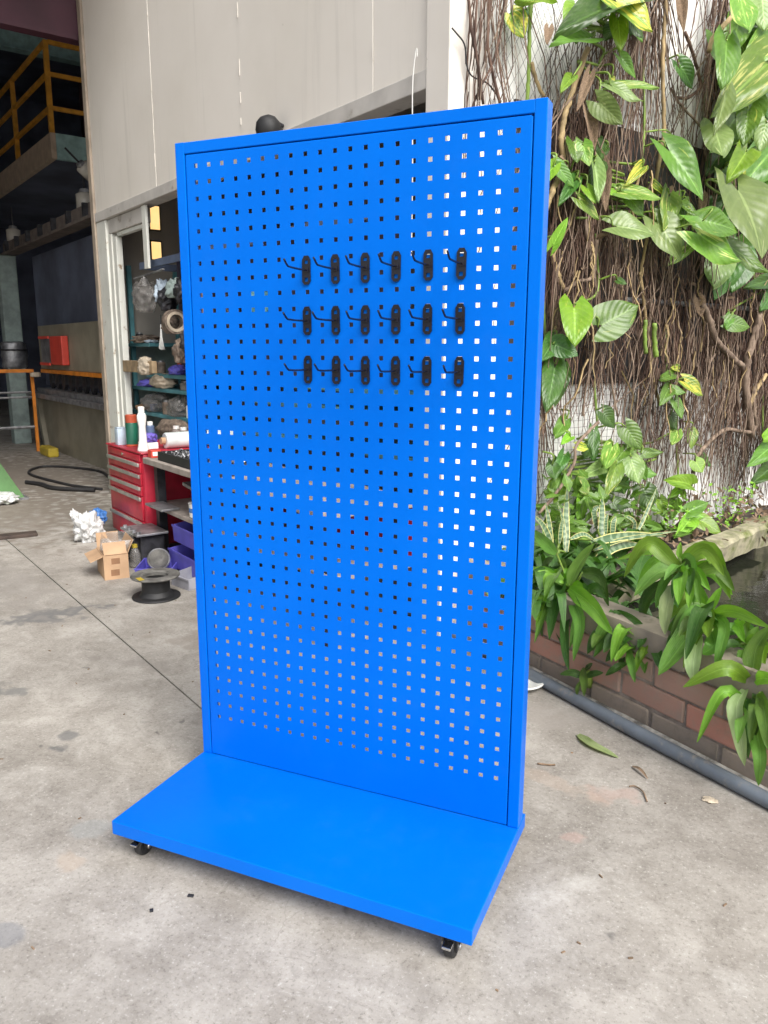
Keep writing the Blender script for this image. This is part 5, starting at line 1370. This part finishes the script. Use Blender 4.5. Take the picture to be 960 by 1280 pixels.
# ================================================================= ROOT CURTAIN (uncountable)
def roots(name, label, zones, m, seed):
    rn = random.Random(seed)
    m_ = MB()
    for (t0, t1, za, zb, l0, l1, n_, s0, s1, r0, r1) in zones:
        cl = [rn.uniform(t0, t1) for _ in range(max(3, int((t1 - t0) / 0.09)))]
        for _ in range(n_):
            t, z, s = rn.uniform(t0, t1), rn.uniform(za, zb), rn.uniform(s0, s1)
            if rn.random() < 0.6:
                t = min(t1, max(t0, rn.choice(cl) + rn.gauss(0, 0.022)))
            ln = rn.uniform(l0, l1)
            seg = 7
            dirn = rn.gauss(0, 0.13) if rn.random() < 0.76 else rn.gauss(0, 0.8)
            pts = []
            zz, tt, sx = z, t, s
            for k in range(seg + 1):
                if zz < 0.27:
                    break
                pts.append(W(sx, tt, zz))
                dirn = dirn * 0.8 + rn.gauss(0, 0.14)
                zz -= ln / seg * rn.uniform(0.8, 1.1)
                tt = max(0.585, tt + dirn * ln / seg)
                sx = max(s0 - 0.005, min(s1 + 0.01, sx + rn.gauss(0, 0.012)))
            if len(pts) > 2:
                r_ = rn.uniform(r0, r1)
                m_.tube(pts, [r_ * (1 - 0.45 * k / len(pts)) for k in range(len(pts))], 3, False)
    return tag(obj(name, m_, m, fixn=False), label, 'roots', kind='stuff')
thin = (0.001, 0.0036)
za = [(0.60, 0.80, 3.1, 2.7, 0.6, 1.1, 44, 2.80, 2.88) + thin,
      (1.08, 1.42, 2.7, 2.1, 0.5, 0.9, 150, 2.80, 2.88) + thin,
      (1.42, 1.72, 3.3, 2.7, 0.5, 1.0, 150, 2.80, 2.88) + thin,
      (1.84, 2.06, 3.2, 2.9, 0.5, 0.9, 6, 2.80, 2.86) + thin,
      (2.18, 2.32, 3.3, 2.7, 0.7, 1.2, 80, 2.80, 2.88) + thin,
      (2.30, 3.3, 3.3, 2.2, 0.6, 1.0, 150, 2.79, 2.84) + thin,
      (1.0, 1.40, 2.2, 1.6, 0.4, 0.9, 130, 2.80, 2.90) + thin,
      (1.40, 2.1, 2.2, 1.6, 0.3, 0.7, 70, 2.80, 2.90) + thin,
      (2.1, 3.3, 2.2, 1.6, 0.4, 0.9, 150, 2.80, 2.90) + thin,
      (1.0, 3.3, 1.75, 1.45, 0.3, 0.6, 260, 2.80, 2.92) + thin,
      (1.72, 3.3, 1.5, 0.95, 0.4, 0.9, 640, 2.80, 2.92) + thin,
      (1.0, 1.14, 1.3, 1.1, 0.3, 0.7, 46, 2.80, 2.90) + thin,
      (1.14, 1.7, 1.40, 1.15, 0.12, 0.45, 100, 2.80, 2.88) + thin]
roots('root_curtain', 'curtain of thin brown aerial roots hanging down the wall', za, MT['root'], 3)
zb_ = [(0.60, 0.80, 3.1, 2.7, 0.7, 1.1, 10, 2.84, 2.9, .0018, .0042), (1.0, 1.45, 2.5, 1.8, 0.6, 1.1, 40, 2.86, 2.93, .0018, .0042),
       (1.42, 1.72, 3.3, 2.6, 0.6, 1.1, 30, 2.86, 2.92, .002, .005), (2.14, 2.32, 3.3, 2.6, 0.7, 1.2, 16, 2.84, 2.92, .002, .005),
       (1.0, 3.3, 2.1, 1.5, 0.4, 0.9, 90, 2.88, 2.95, .0018, .0042), (1.6, 3.2, 1.5, 1.0, 0.4, 0.9, 90, 2.90, 2.97, .0018, .004)]
roots('root_strands', 'thicker grey-brown root strands hanging over the root curtain', zb_, MT['rootgrey'], 5)
zc = [(1.0, 3.2, 2.1, 1.0, 0.12, 0.35, 60, 2.9, 2.97, .003, .006)]
roots('dry_fibres', 'short straw-coloured dry fibres caught among the roots', zc, MT['roottan'], 8)

# thick single stems and canes
STEM_INFO = {
 'cane': ('roottan', 'jointed tan cane beside the board edge'), 'cane2': ('roottan', 'short tan cane low beside the board edge'),
 'branch': ('rootgrey', 'bent grey branch above the pair of heart leaves'), 'brown': ('root', 'dark brown stub left of the heart leaves'),
 'thick': ('rootgrey', 'thick grey stem slanting below the steel rod'), 'trunk': ('rootgrey', 'thick pale trunk near the right picture edge'),
 'trunkb': ('roottan', 'tan side shoot joining the pale trunk'), 'yellow': ('roottan', 'long yellow-tan stem down the white wall gap'),
 'orange': ('roottan', 'orange-brown elbow stem behind the upper right leaves'), 'greycurve': ('rootgrey', 'thin grey stem curving over the square netting'),
 'arch': ('rootgrey', 'grey root arching to the right over the root curtain'), 'pole': ('stemgreen', 'yellow-green pole stem above the board corner'),
 'poleb': ('roottan', 'short leaning stem beside the green pole stem'), 'cutA': ('stemgreen', 'thin cut green stem, left of two'),
 'cutB': ('stemgreen', 'pale cut green stem, right of two'), 'diag': ('rootgrey', 'grey root slanting across the white gap'),
 'twist': ('root', 'hooked brown root in the white gap'), 'rope1': ('roottan', 'long tan root down past the cut stems'),
 'rope2': ('rootgrey', 'wavy grey root under the wide heart leaf'), 'rope3': ('rootgrey', 'pale wavy root left of the wide heart leaf'),
 'rope4': ('roottan', 'tan root hanging from the white gap'), 'rope5': ('roottan', 'dry leaf stalk below the steel rod'),
 'rope6': ('rootgrey', 'thin pale root below the steel rod'), 'rope7': ('root', 'brown root behind the middle vine'),
 'rope8': ('root', 'thin brown root above the board, left one'), 'rope9': ('root', 'thick brown root above the board'),
 'rope10': ('root', 'straight brown root above the board'), 'rope11': ('root', 'slanting brown root above the board'),
 'rope12': ('cable', 'dark wiry tendril crossing the white corner'), 'rope13': ('rootgrey', 'grey-brown root down beside the board edge')}
for nm_, pts, r_ in STEMS:
    mk, lab = STEM_INFO[nm_]
    cp = catmull(pts, max(10, 5 * len(pts)))
    rs = [r_ * (1 + 0.16 * noise.noise(Vector(p) * 25) + (0.22 if (k % 6 == 3 and nm_.startswith('cane')) else 0)) for k, p in enumerate(cp)]
    rn_ = random.Random(len(nm_) + len(pts))
    cp = [Vector(p) + Vector((rn_.gauss(0, 1), rn_.gauss(0, 1), rn_.gauss(0, .6))) * r_ * 0.12 for p in cp]
    tag(obj('vine_stem', MB().tube(cp, rs, 8), MT[mk], None, 'all'), lab, 'stem', 'woody stems on the garden wall')

# ================================================================= POTHOS VINES
def leaf_mesh(kind, m):
    fold, curl, wave = [(0.16, 0.12, 0.02), (0.34, 0.22, 0.03), (0.07, -0.10, 0.05), (0.24, 0.42, 0.04)][kind]
    nu, nv = 12, 8
    m_ = MB()
    uvs = []
    for i in range(nu + 1):
        u = i / nu
        # heart outline: wide near the base, pointed tip
        half = 0.54 * min(1.0, 0.30 + 3.4 * u) ** 0.6 * max(0.0, 1 - max(0.0, (u - 0.22) / 0.78) ** 1.9) ** 0.9
        if i == nu:
            half = 0.004
        for j in range(-nv // 2, nv // 2 + 1):
            v = j / (nv / 2)
            x = u - 0.26 * (abs(v) ** 1.2) * (1 - u) ** 4 + 0.10 * (1 - u) ** 6 * (1 - abs(v)) ** 3
            y = v * half
            z = fold * abs(y) * (1.0 - 0.4 * u) - curl * u * u * 0.5 - 0.25 * (abs(v) ** 3) * 0.12 + wave * math.sin(u * 8 + v * 2.5 + kind) * abs(v)
            m_.v.append((x, y, z))
            uvs.append((u, 0.5 + 0.5 * v))
    n = nv + 1
    for i in range(nu):
        for j in range(nv):
            m_.f.append((i * n + j, (i + 1) * n + j, (i + 1) * n + j + 1, i * n + j + 1))
    me = mesh_of('leaf', m_, m, 'all', fixn=False)
    ul = me.uv_layers.new(name='UVMap')
    for lp in me.loops:
        ul.data[lp.index].uv = uvs[lp.vertex_index]
    return me
LMESH = {}
DEAD_LABEL = ['orange-brown dead leaf at the end of the steel rod', 'brown bract hanging below the middle vine tip', 'brown leaf hanging at the top of the white gap',
              'curled dead leaf on the chain-link netting', 'pale brown bud between the middle leaves', 'dry brown sheath beside the top of the jointed cane', 'long brown sheath in the dense roots']
VINE_INFO = {
 'right': 'big-leaved pothos spilling over the upper right of the wall', 'top': 'pothos with dark and yellow leaves at the top of the root curtain',
 'middle': 'pothos vine with variegated leaves across the black sheet', 'pair': 'pothos shoot with two large heart-shaped leaves',
 'board': 'dark green pothos leaves right beside the board edge', 'sprig': 'small pothos sprig with one yellow leaf above the dense roots',
 'lower': 'bushy pothos on the square netting behind the planter', 'green': 'bright green seedling vine at the mossy kerb',
 'rod': 'small dark pothos leaves by the steel rod', 'edge': 'pothos leaves low at the right picture edge', 'roof': 'pothos leaves above the top right corner of the board'}
rl_ = random.Random(11)
vroot = {}
for vn, lab in VINE_INFO.items():
    ls = [l for l in LEAVES if l[0] == vn]
    base = sum((Vector(l[1]) for l in ls), Vector()) / len(ls)
    base -= EX * 0.06
    root = thing('pothos_vine', lab, 'vine', base, 0, 'pothos vines on the garden wall')
    # stem threading the leaf bases, with a petiole to each leaf
    order = sorted(ls, key=lambda l: -l[1][2])
    spine = [base.lerp(Vector(l[1]), 0.55) - EX * 0.03 for l in order]
    spine = [spine[0] + Vector((0, 0, 0.25)) - EX * 0.03] + spine
    m_ = MB()
    sp = [p - base for p in catmull(spine, 6 * len(spine))]
    m_.tube(sp, 0.006, 6)
    for l in ls:
        b_ = Vector(l[1]) - base
        a = min(sp, key=lambda p: (p - b_).length + 0.4 * max(0, b_.z - p.z))
        if (a - b_).length > 0.16:
            a = b_ - EX * 0.07 + Vector((rl_.gauss(0, .03), rl_.gauss(0, .03), rl_.uniform(0.0, 0.06)))
        mid = a.lerp(b_, 0.55) + EX * 0.03 + Vector((0, 0, 0.02))
        m_.tube(catmull([a, mid, b_], 8), [0.0045] * 5 + [0.0036] * 4, 5)
    obj('stem', m_, MT['stemgreen'], root, 'all')
    for l in ls:
        b_, t_ = Vector(l[1]), Vector(l[2])
        ax = t_ - b_
        ln = ax.length
        ax.normalize()
        nrm = EX * 0.75 + UP * 0.42 - EY * 0.42 + Vector((rl_.gauss(0, .16), rl_.gauss(0, .16), rl_.gauss(0, .16)))
        nrm = (nrm - ax * nrm.dot(ax)).normalized()
        sd = nrm.cross(ax)
        kind = rl_.randrange(4)
        key = (kind, l[4])
        if key not in LMESH:
            LMESH[key] = leaf_mesh(kind, LEAFM[l[4]])
        o = link(bpy.data.objects.new('leaf', LMESH[key]))
        o.parent = root
        mt = Matrix((ax * ln, sd * l[3] * 1.08, nrm * ln)).transposed().to_4x4()
        mt.translation = b_ - base
        o.matrix_basis = mt

for k, (b_, t_, w_) in enumerate(DEAD):
    b_, t_ = Vector(b_), Vector(t_)
    ax = t_ - b_
    ln = ax.length
    ax.normalize()
    nrm = EX * 0.7 + UP * 0.3 - EY * 0.5
    nrm = (nrm - ax * nrm.dot(ax)).normalized()
    if ('dead', k % 3) not in LMESH:
        LMESH[('dead', k % 3)] = leaf_mesh((1, 3, 3)[k % 3], MT['litter'])
    o = link(bpy.data.objects.new('dead_leaf', LMESH[('dead', k % 3)]))
    mt = Matrix((ax * ln, nrm.cross(ax) * w_, nrm * ln)).transposed().to_4x4()
    mt.translation = b_
    o.matrix_world = mt
    tag(o, DEAD_LABEL[k], 'leaf', 'dead leaves caught in the roots')

# ================================================================= BRICK PLANTER AND POND
pl_ = thing('brick_planter', 'low brick planter wall with concrete coping below the plants', 'planter', FA, TF)
a0, a1 = -1.35, 1.95
obj('mortar_core', MB().box(a0, a1, 0.064, 0.16, 0.0, 0.258), MT['mortar'], pl_)
def brick_meshes(m, seed):
    out = []
    for k in range(5):
        b_ = MB().cbox(-0.1265, 0.1265, 0.0, 0.09, 0.0, 0.0755, 0.006, seg=2)
        b_.v = [tuple(Vector(p) + Vector([noise.noise(Vector(p) * 38 + Vector((seed + 7.3 * k, j * 5.1, 0))) for j in range(3)]) * 0.0042) for p in b_.v]
        out.append(mesh_of('brick', b_, m))
    return out
bme = brick_meshes(MT['brick'], 1)
bme0 = brick_meshes(MT['brick0'], 40)
rb = random.Random(4)
for c in range(3):
    off = (0.264 - 0.003, 0.264 - 0.132 , 0.264)[c]
    k0 = int((a0 - off) / 0.2645) + 1
    x = off + k0 * 0.2645
    while x + 0.1265 < a1:
        if x - 0.1265 > a0:
            o = link(bpy.data.objects.new('brick', rb.choice(bme)))
            o.parent = pl_
            if c == 0:
                o.data = rb.choice(bme0)
            o.location = (x, 0.058 + rb.uniform(-0.0025, 0.0025), 0.004 + c * 0.0848 + rb.uniform(-.001, .001))
            o.rotation_euler = (0, rb.uniform(-.006, .006), rb.uniform(-.012, .012))
        x += 0.2645
xq = a0
while xq < a1 - 0.05:
    w_ = min(rb.uniform(0.55, 0.8), a1 - xq)
    obj('coping_stone', MB().cbox(xq + 0.003, xq + w_ - 0.003, 0.048, 0.175, 0.2595, 0.352, 0.008), MT['coping'], pl_, True)
    xq += w_
obj('footing', MB().prism([(0.0575, 0.0), (0.0575, 0.026), (0.040, 0.018), (0.028, 0.0)], a0, a1, 'x'), MT['crust'], pl_)
# water, bed and mossy kerb
def poly_obj(name, pts, z0, z1, m, label, kind):
    m_ = MB().prism([(p.x, p.y) for p in pts], z0, z1, 'z')
    return tag(obj(name, m_, m), label, kind=kind)
kerb0, kerb1 = W(3.36, 0.72), W(3.13, 2.52)
pond = [F(-0.95, 0.18), F(1.95, 0.18), F(2.8, 2.5), W(3.0, 4.2), W(3.0, 2.0), W(3.28, 0.80)]
poly_obj('pond_water', pond, 0.02, 0.14, MT['water'], 'dark pond water behind the planter wall', 'structure')
bed = [W(2.785, 0.62), W(3.33, 0.60), W(3.22, 1.6), W(3.05, 2.75), W(3.1, 4.2), W(2.785, 4.2)]
poly_obj('planting_bed', bed, 0.0, 0.262, MT['soil'], 'soil bed along the foot of the garden wall', 'structure')
kd = (kerb1 - kerb0)
kl = kd.length
kb = thing('mossy_kerb', 'mossy concrete kerb running along the pond edge', 'kerb', kerb0, math.atan2(kd.y, kd.x))
mb = MB()
nseg = 26
for k in range(nseg + 1):
    x = kl * k / nseg
    e_ = 0.016 * noise.noise(Vector((x * 5, 0, 0))) + 0.010 * noise.noise(Vector((x * 17, 3, 0)))
    for (y, z) in ((-0.03, 0.185 + 1.6 * e_), (-0.055 + 2 * e_, 0.285 + 1.5 * e_), (-0.035, 0.305 + e_), (0.045, 0.312 + e_ * 0.6), (0.06, 0.25), (0.06, 0.17)):
        mb.v.append((x, y + 0.008 * noise.noise(Vector((x * 9, y * 30, z * 30))), z))
for k in range(nseg):
    for j in range(6):
        j2 = (j + 1) % 6
        mb.f.append((k * 6 + j, k * 6 + j2, (k + 1) * 6 + j2, (k + 1) * 6 + j))
mb.f += [tuple(range(6)), tuple(nseg * 6 + j for j in reversed(range(6)))]
obj('kerb_stone', mb, MT['moss'], kb, True)
kb2 = thing('mossy_kerb', 'far end piece of kerb, set lower and darker with moss', 'kerb', W(3.03, 2.62), math.atan2(EY.y, EY.x))
obj('kerb_stone', MB().cbox(0, 1.6, -0.05, 0.05, 0.10, 0.285, 0.012), MT['moss'], kb2, True)

# grey pipe along the planter foot
tag(obj('drain_pipe', MB().tube([F(-1.3 + 0.2 * k, 0.004 + 0.004 * math.sin(k * 1.3), 0.0225) for k in range(17)], 0.022, 14), MT['pipe'], None, 'all'), 'grey plastic pipe lying along the foot of the planter', 'pipe')
# white dish peeking out behind the board
t = thing('dish', 'white plastic dish lying behind the board edge', 'dish', (0.215, 1.035, 0))
obj('bowl', MB().lathe([(0.03, 0.002), (0.05, 0.004), (0.075, 0.022), (0.082, 0.024), (0.076, 0.028), (0.05, 0.010), (0.004, 0.008)], 24), MT['cream'], t, 'all')

# ================================================================= STRAP-LEAVED PLANTS
def strap_mesh(pts, width, m, outward, name='leaf', pointed=0.75):
    n_ = 12
    cp = catmull(pts, n_)
    m_ = MB()
    uvs = []
    for i, p in enumerate(cp):
        u = i / n_
        d_ = (cp[min(i + 1, n_)] - cp[max(i - 1, 0)]).normalized()
        nr = outward * 0.75 + UP * 0.45 - EY * 0.25
        nr = nr - d_ * nr.dot(d_)
        nr.normalize()
        sd = nr.cross(d_).normalized()
        hw_ = width * 0.5 * min(1.0, 0.42 + u * 2.6) * (max(0.0, 1 - u ** 3.2)) ** pointed
        hw_ = max(hw_, 0.0012)
        for j in (-1, -0.5, 0, 0.5, 1):
            lift = 0.32 * abs(j) * hw_ + 0.05 * hw_ * math.sin(u * 14 + j * 3)
            m_.v.append(tuple(p + sd * j * hw_ + nr * lift))
            uvs.append((u, 0.5 + 0.5 * j))
    for i in range(n_):
        for j in range(4):
            m_.f.append((i * 5 + j, (i + 1) * 5 + j, (i + 1) * 5 + j + 1, i * 5 + j + 1))
    me = mesh_of(name, m_, m, 'all', fixn=False)
    ul = me.uv_layers.new(name='UVMap')
    for lp in me.loops:
        ul.data[lp.index].uv = uvs[lp.vertex_index]
    return me
rx = random.Random(31)
for pn_, n_, l0_, l1_ in (('A', 24, .15, .28), ('B', 13, .13, .24), ('C', 12, .13, .24), ('D', 6, .13, .22), ('middle', 30, .09, .17), ('E', 8, .08, .15)):
    ls = [l for l in STRAPS if l[0] == pn_]
    ctr = sum((Vector(l[1][0]) for l in ls), Vector()) / len(ls)
    for k in range(n_):
        az = rx.uniform(-0.5, math.pi + 0.5)
        d_ = FD * math.cos(az) - FN * math.sin(az)
        L_ = rx.uniform(l0_, l1_)
        c0 = ctr + FN * rx.uniform(0.0, 0.06) + FD * rx.gauss(0, .02 if pn_ != 'middle' else .06) + UP * rx.uniform(-.06, .01)
        if pn_ == 'D':
            c0 += UP * -0.05
        STRAPS.append((pn_, [tuple(c0), tuple(c0 + d_ * L_ * .5 + UP * L_ * rx.uniform(.12, .4)), tuple(c0 + d_ * L_ * .85 - UP * L_ * rx.uniform(-.1, .45))],
                       L_ * rx.uniform(.20, .31) * (1.5 if pn_ == 'middle' else 1), rx.choice((0, 1, 1, 2, 2))))
PLANT_INFO = {'A': 'large strap-leaved plant at the planter next to the board', 'small': 'small strap-leaved offset sprouting from the brick face',
 'middle': 'leafy low plant hanging over the middle of the planter coping', 'B': 'strap-leaved plant in front of the mossy kerb',
 'C': 'broad-leaved plant with pale drooping leaves over the coping', 'D': 'strap-leaved plant trailing down the bricks at the right edge',
 'E': 'young plant rising from the pond edge at the right'}
def plant(table, info, matf, cat, name, outward, group):
    for pn_, lab in info.items():
        ls = [l for l in table if l[0] == pn_]
        ctr = sum((Vector(l[1][0]) for l in ls), Vector()) / len(ls)
        base = Vector((ctr.x, ctr.y, min(ctr.z, 0.30)))
        base -= outward * 0.03
        root = thing(name, lab, cat, base, 0, group)
        m_ = MB()
        m_.tube(catmull([Vector((0, 0, -0.05)), (ctr - base) * 0.5 + Vector((0.006, 0, 0)), ctr - base - outward * 0.012], 8), [0.014] * 6 + [0.012] * 3, 8)
        for l in ls:
            q = Vector(l[1][0]) - base
            m_.tube([ctr - base - outward * 0.012, q], [0.007, 0.004], 5)
        obj('stalk', m_, MT['stemgreen'], root, 'all')
        for l in ls:
            me = strap_mesh([Vector(p) - base for p in l[1]], l[2], matf(l[3]), outward)
            o = link(bpy.data.objects.new('leaf', me))
            o.parent = root
plant(STRAPS, PLANT_INFO, lambda k: STRAPM[k], 'plant', 'strap_leaf_plant', -FN, 'strap-leaved plants along the planter')
SWORD_INFO = {'F': 'snake plant with upright yellow-edged leaves beside the board', 'G': 'snake plant with leaves sprawling flat above the kerb'}
plant(SWORDS, SWORD_INFO, lambda k: MT['sword'], 'plant', 'snake_plant', EX, 'snake plants in the soil bed')

# dense dark undergrowth low in the bed and small-leaved weeds
def weeds(name, label, boxes, m, seed, size):
    rn = random.Random(seed)
    m_ = MB()
    uvs = []
    for (fn, a0_, a1_, b0_, b1_, z0_, z1_, n_) in boxes:
        for _ in range(n_):
            c = fn(rn.uniform(a0_, a1_), rn.uniform(b0_, b1_), rn.uniform(z0_, z1_))
            ax = Vector((rn.gauss(0, 1), rn.gauss(0, 1), rn.gauss(0, .8))).normalized()
            nr = (UP + EX * 0.6 + Vector((rn.gauss(0, .5), rn.gauss(0, .5), rn.gauss(0, .4))))
            nr = (nr - ax * nr.dot(ax)).normalized()
            sd = nr.cross(ax)
            L_ = size * rn.uniform(0.6, 1.4)
            w_ = L_ * 0.27
            vs_ = [c, c + ax * L_ * .45 + sd * w_, c + ax * L_ - nr * L_ * .1, c + ax * L_ * .45 - sd * w_, c + ax * L_ * .5 - nr * w_ * .3]
            m_.add(vs_, [(0, 1, 4), (1, 2, 4), (2, 3, 4), (3, 0, 4)])
            uvs += [(0, .5), (.45, 1), (1, .5), (.45, 0), (.5, .5)]
    o = obj(name, m_, m, fixn=False)
    ul = o.data.uv_layers.new(name='UVMap')
    for lp in o.data.loops:
        ul.data[lp.index].uv = uvs[lp.vertex_index]
    return tag(o, label, 'weeds', kind='stuff')
def tufts(name, label, boxes, m, seed):
    rn = random.Random(seed)
    m_, uvs = MB(), []
    for (fn, a0_, a1_, b0_, b1_, z0_, z1_, n_, l0_, l1_) in boxes:
        for _ in range(n_):
            c = fn(rn.uniform(a0_, a1_), rn.uniform(b0_, b1_), rn.uniform(z0_, z1_))
            az = rn.uniform(0, 6.3)
            h_ = Vector((math.cos(az), math.sin(az), 0))
            L_ = rn.uniform(l0_, l1_)
            pts = catmull([c, c + h_ * L_ * 0.45 + UP * L_ * rn.uniform(0.1, 0.45), c + h_ * L_ * 0.9 + UP * L_ * rn.uniform(-0.4, 0.25)], 7)
            w_ = L_ * rn.uniform(0.11, 0.19)
            sd = h_.cross(UP).normalized()
            o_ = len(m_.v)
            for i, p in enumerate(pts):
                u = i / 7
                hw_ = max(0.001, w_ * min(1, .4 + u * 2.4) * max(0, 1 - u ** 2.6) ** 0.8)
                for j in (-1, 0, 1):
                    m_.v.append(tuple(p + sd * j * hw_ + UP * 0.3 * abs(j) * hw_))
                    uvs.append((u, .5 + .5 * j))
            for i in range(7):
                for j in (0, 1):
                    q = o_ + i * 3 + j
                    m_.f.append((q, q + 3, q + 4, q + 1))
    o = obj(name, m_, m, None, 'all', fixn=False)
    ul = o.data.uv_layers.new(name='UVMap')
    for lp in o.data.loops:
        ul.data[lp.index].uv = uvs[lp.vertex_index]
    return tag(o, label, 'weeds', kind='stuff')
FF = lambda a, k, z: F(a, k, z)
tufts('undergrowth', 'dark leafy undergrowth filling the bed behind the planter', [
    (W, 2.85, 3.2, 0.75, 1.5, 0.26, 0.34, 60, 0.10, 0.22), (W, 3.2, 3.45, 0.35, 0.85, 0.25, 0.36, 40, 0.12, 0.22),
    (FF, -0.55, 0.0, 0.24, 0.55, 0.24, 0.36, 90, 0.12, 0.24), (FF, -0.2, 0.45, 0.12, 0.24, 0.22, 0.34, 46, 0.08, 0.15)], STRAPM[0], 21)
weeds('small_weeds', 'small-leaved green weeds growing at the kerb end', [
    (W, 2.92, 3.08, 2.25, 2.65, 0.28, 0.52, 150), (W, 2.95, 3.05, 1.85, 2.05, 0.32, 0.50, 60), (lambda a, k, z: F(a, k, z), 0.75, 1.2, 0.16, 0.26, 0.25, 0.38, 60)], LEAFM[2], 23, 0.026)
weeds('creeping_foliage', 'small green creeping foliage at the foot of the netting', [
    (W, 2.84, 3.02, 1.05, 1.75, 0.28, 0.62, 150), (W, 2.9, 3.15, 0.85, 1.2, 0.3, 0.7, 80), (W, 2.86, 3.0, 1.7, 2.1, 0.28, 0.45, 50)], LEAFM[1], 27, 0.075)
weeds('leaf_litter', 'brown leaf litter and root scraps on the soil bed', [
    (W, 2.80, 3.2, 1.3, 3.2, 0.262, 0.30, 380), (W, 2.80, 2.98, 1.2, 3.2, 0.28, 0.45, 200), (W, 2.82, 2.92, 1.05, 3.2, 1.0, 2.1, 90)], MT['litter'], 25, 0.05)

# ================================================================= FLOOR DEBRIS
def fl(name, label, cat, pts, width, m):
    o = link(bpy.data.objects.new(name, strap_mesh([Vector(p) for p in pts], width, m, UP, name, 0.6)))
    return tag(o, label, cat)
fl('fallen_leaf', 'fallen green strap leaf lying on the concrete', 'leaf', [(0.475, 0.735, 0.004), (0.53, 0.67, 0.012), (0.615, 0.635, 0.004)], 0.030, STRAPM[5])
fl('dry_leaf', 'curled brown dry leaf near the fallen green leaf', 'leaf', [(0.66, 0.60, 0.004), (0.685, 0.575, 0.012), (0.71, 0.545, 0.004)], 0.011, MT['litter'])
tag(obj('twig', MB().tube(catmull([(0.665, 0.48, .004), (0.68, 0.485, .006), (0.705, 0.465, .005), (0.72, 0.42, .004)], 12), 0.0022, 5), MT['litter'], None, 'all'), 'thin curled twig on the concrete', 'twig')
tag(obj('twig', MB().tube(catmull([(0.395, 0.50, .004), (0.43, 0.505, .005), (0.445, 0.515, .004)], 8), 0.003, 5), MT['litter'], None, 'all'), 'short dark twig right of the base', 'twig')
o = obj('scrap', crumple('scrap', 0.03, 0.022, 0.012, 0.5, 77, 3, 3), MT['beige'], None, True)
o.scale = (.6, .6, .6); o.location = (0.88, 0.50, 0.0); tag(o, 'pale crumpled scrap by the grey pipe', 'scrap')
rd = random.Random(9)
bits = MB()
for (x0, x1, y0, y1, n_) in ((-1.7, -0.4, -0.9, 1.0, 22), (0.35, 1.1, -0.4, 0.8, 12), (-2.6, -1.2, 0.8, 2.0, 18)):
    for _ in range(n_):
        x, y = rd.uniform(x0, x1), rd.uniform(y0, y1)
        L_ = rd.uniform(0.002, 0.007)
        m_ = Matrix.Translation((x, y, 0.002)) @ Matrix.Rotation(rd.uniform(0, 6.3), 4, 'Z')
        bits.box(-L_, L_, -0.0014, 0.0014, -0.0015, rd.uniform(0.0005, 0.002), m_)
tag(obj('debris', bits, MT['litter']), 'scattered small dark grit and scraps on the concrete', kind='stuff')
for k, (x, y, L_, a) in enumerate(((-0.20, -0.405, 0.007, 15), (-0.25, -0.48, 0.0045, -50))):
    o = obj('metal_scrap', MB().cbox(-L_, L_, -0.004, 0.004, 0, 0.004, 0.001), MT['dark'])
    o.location = (x, y, 0.0005); o.rotation_euler = (0, 0, R(a))
    tag(o, ('longer dark metal scrap on the concrete left of the base front', 'short dark metal scrap on the concrete left of the base front')[k], 'scrap')
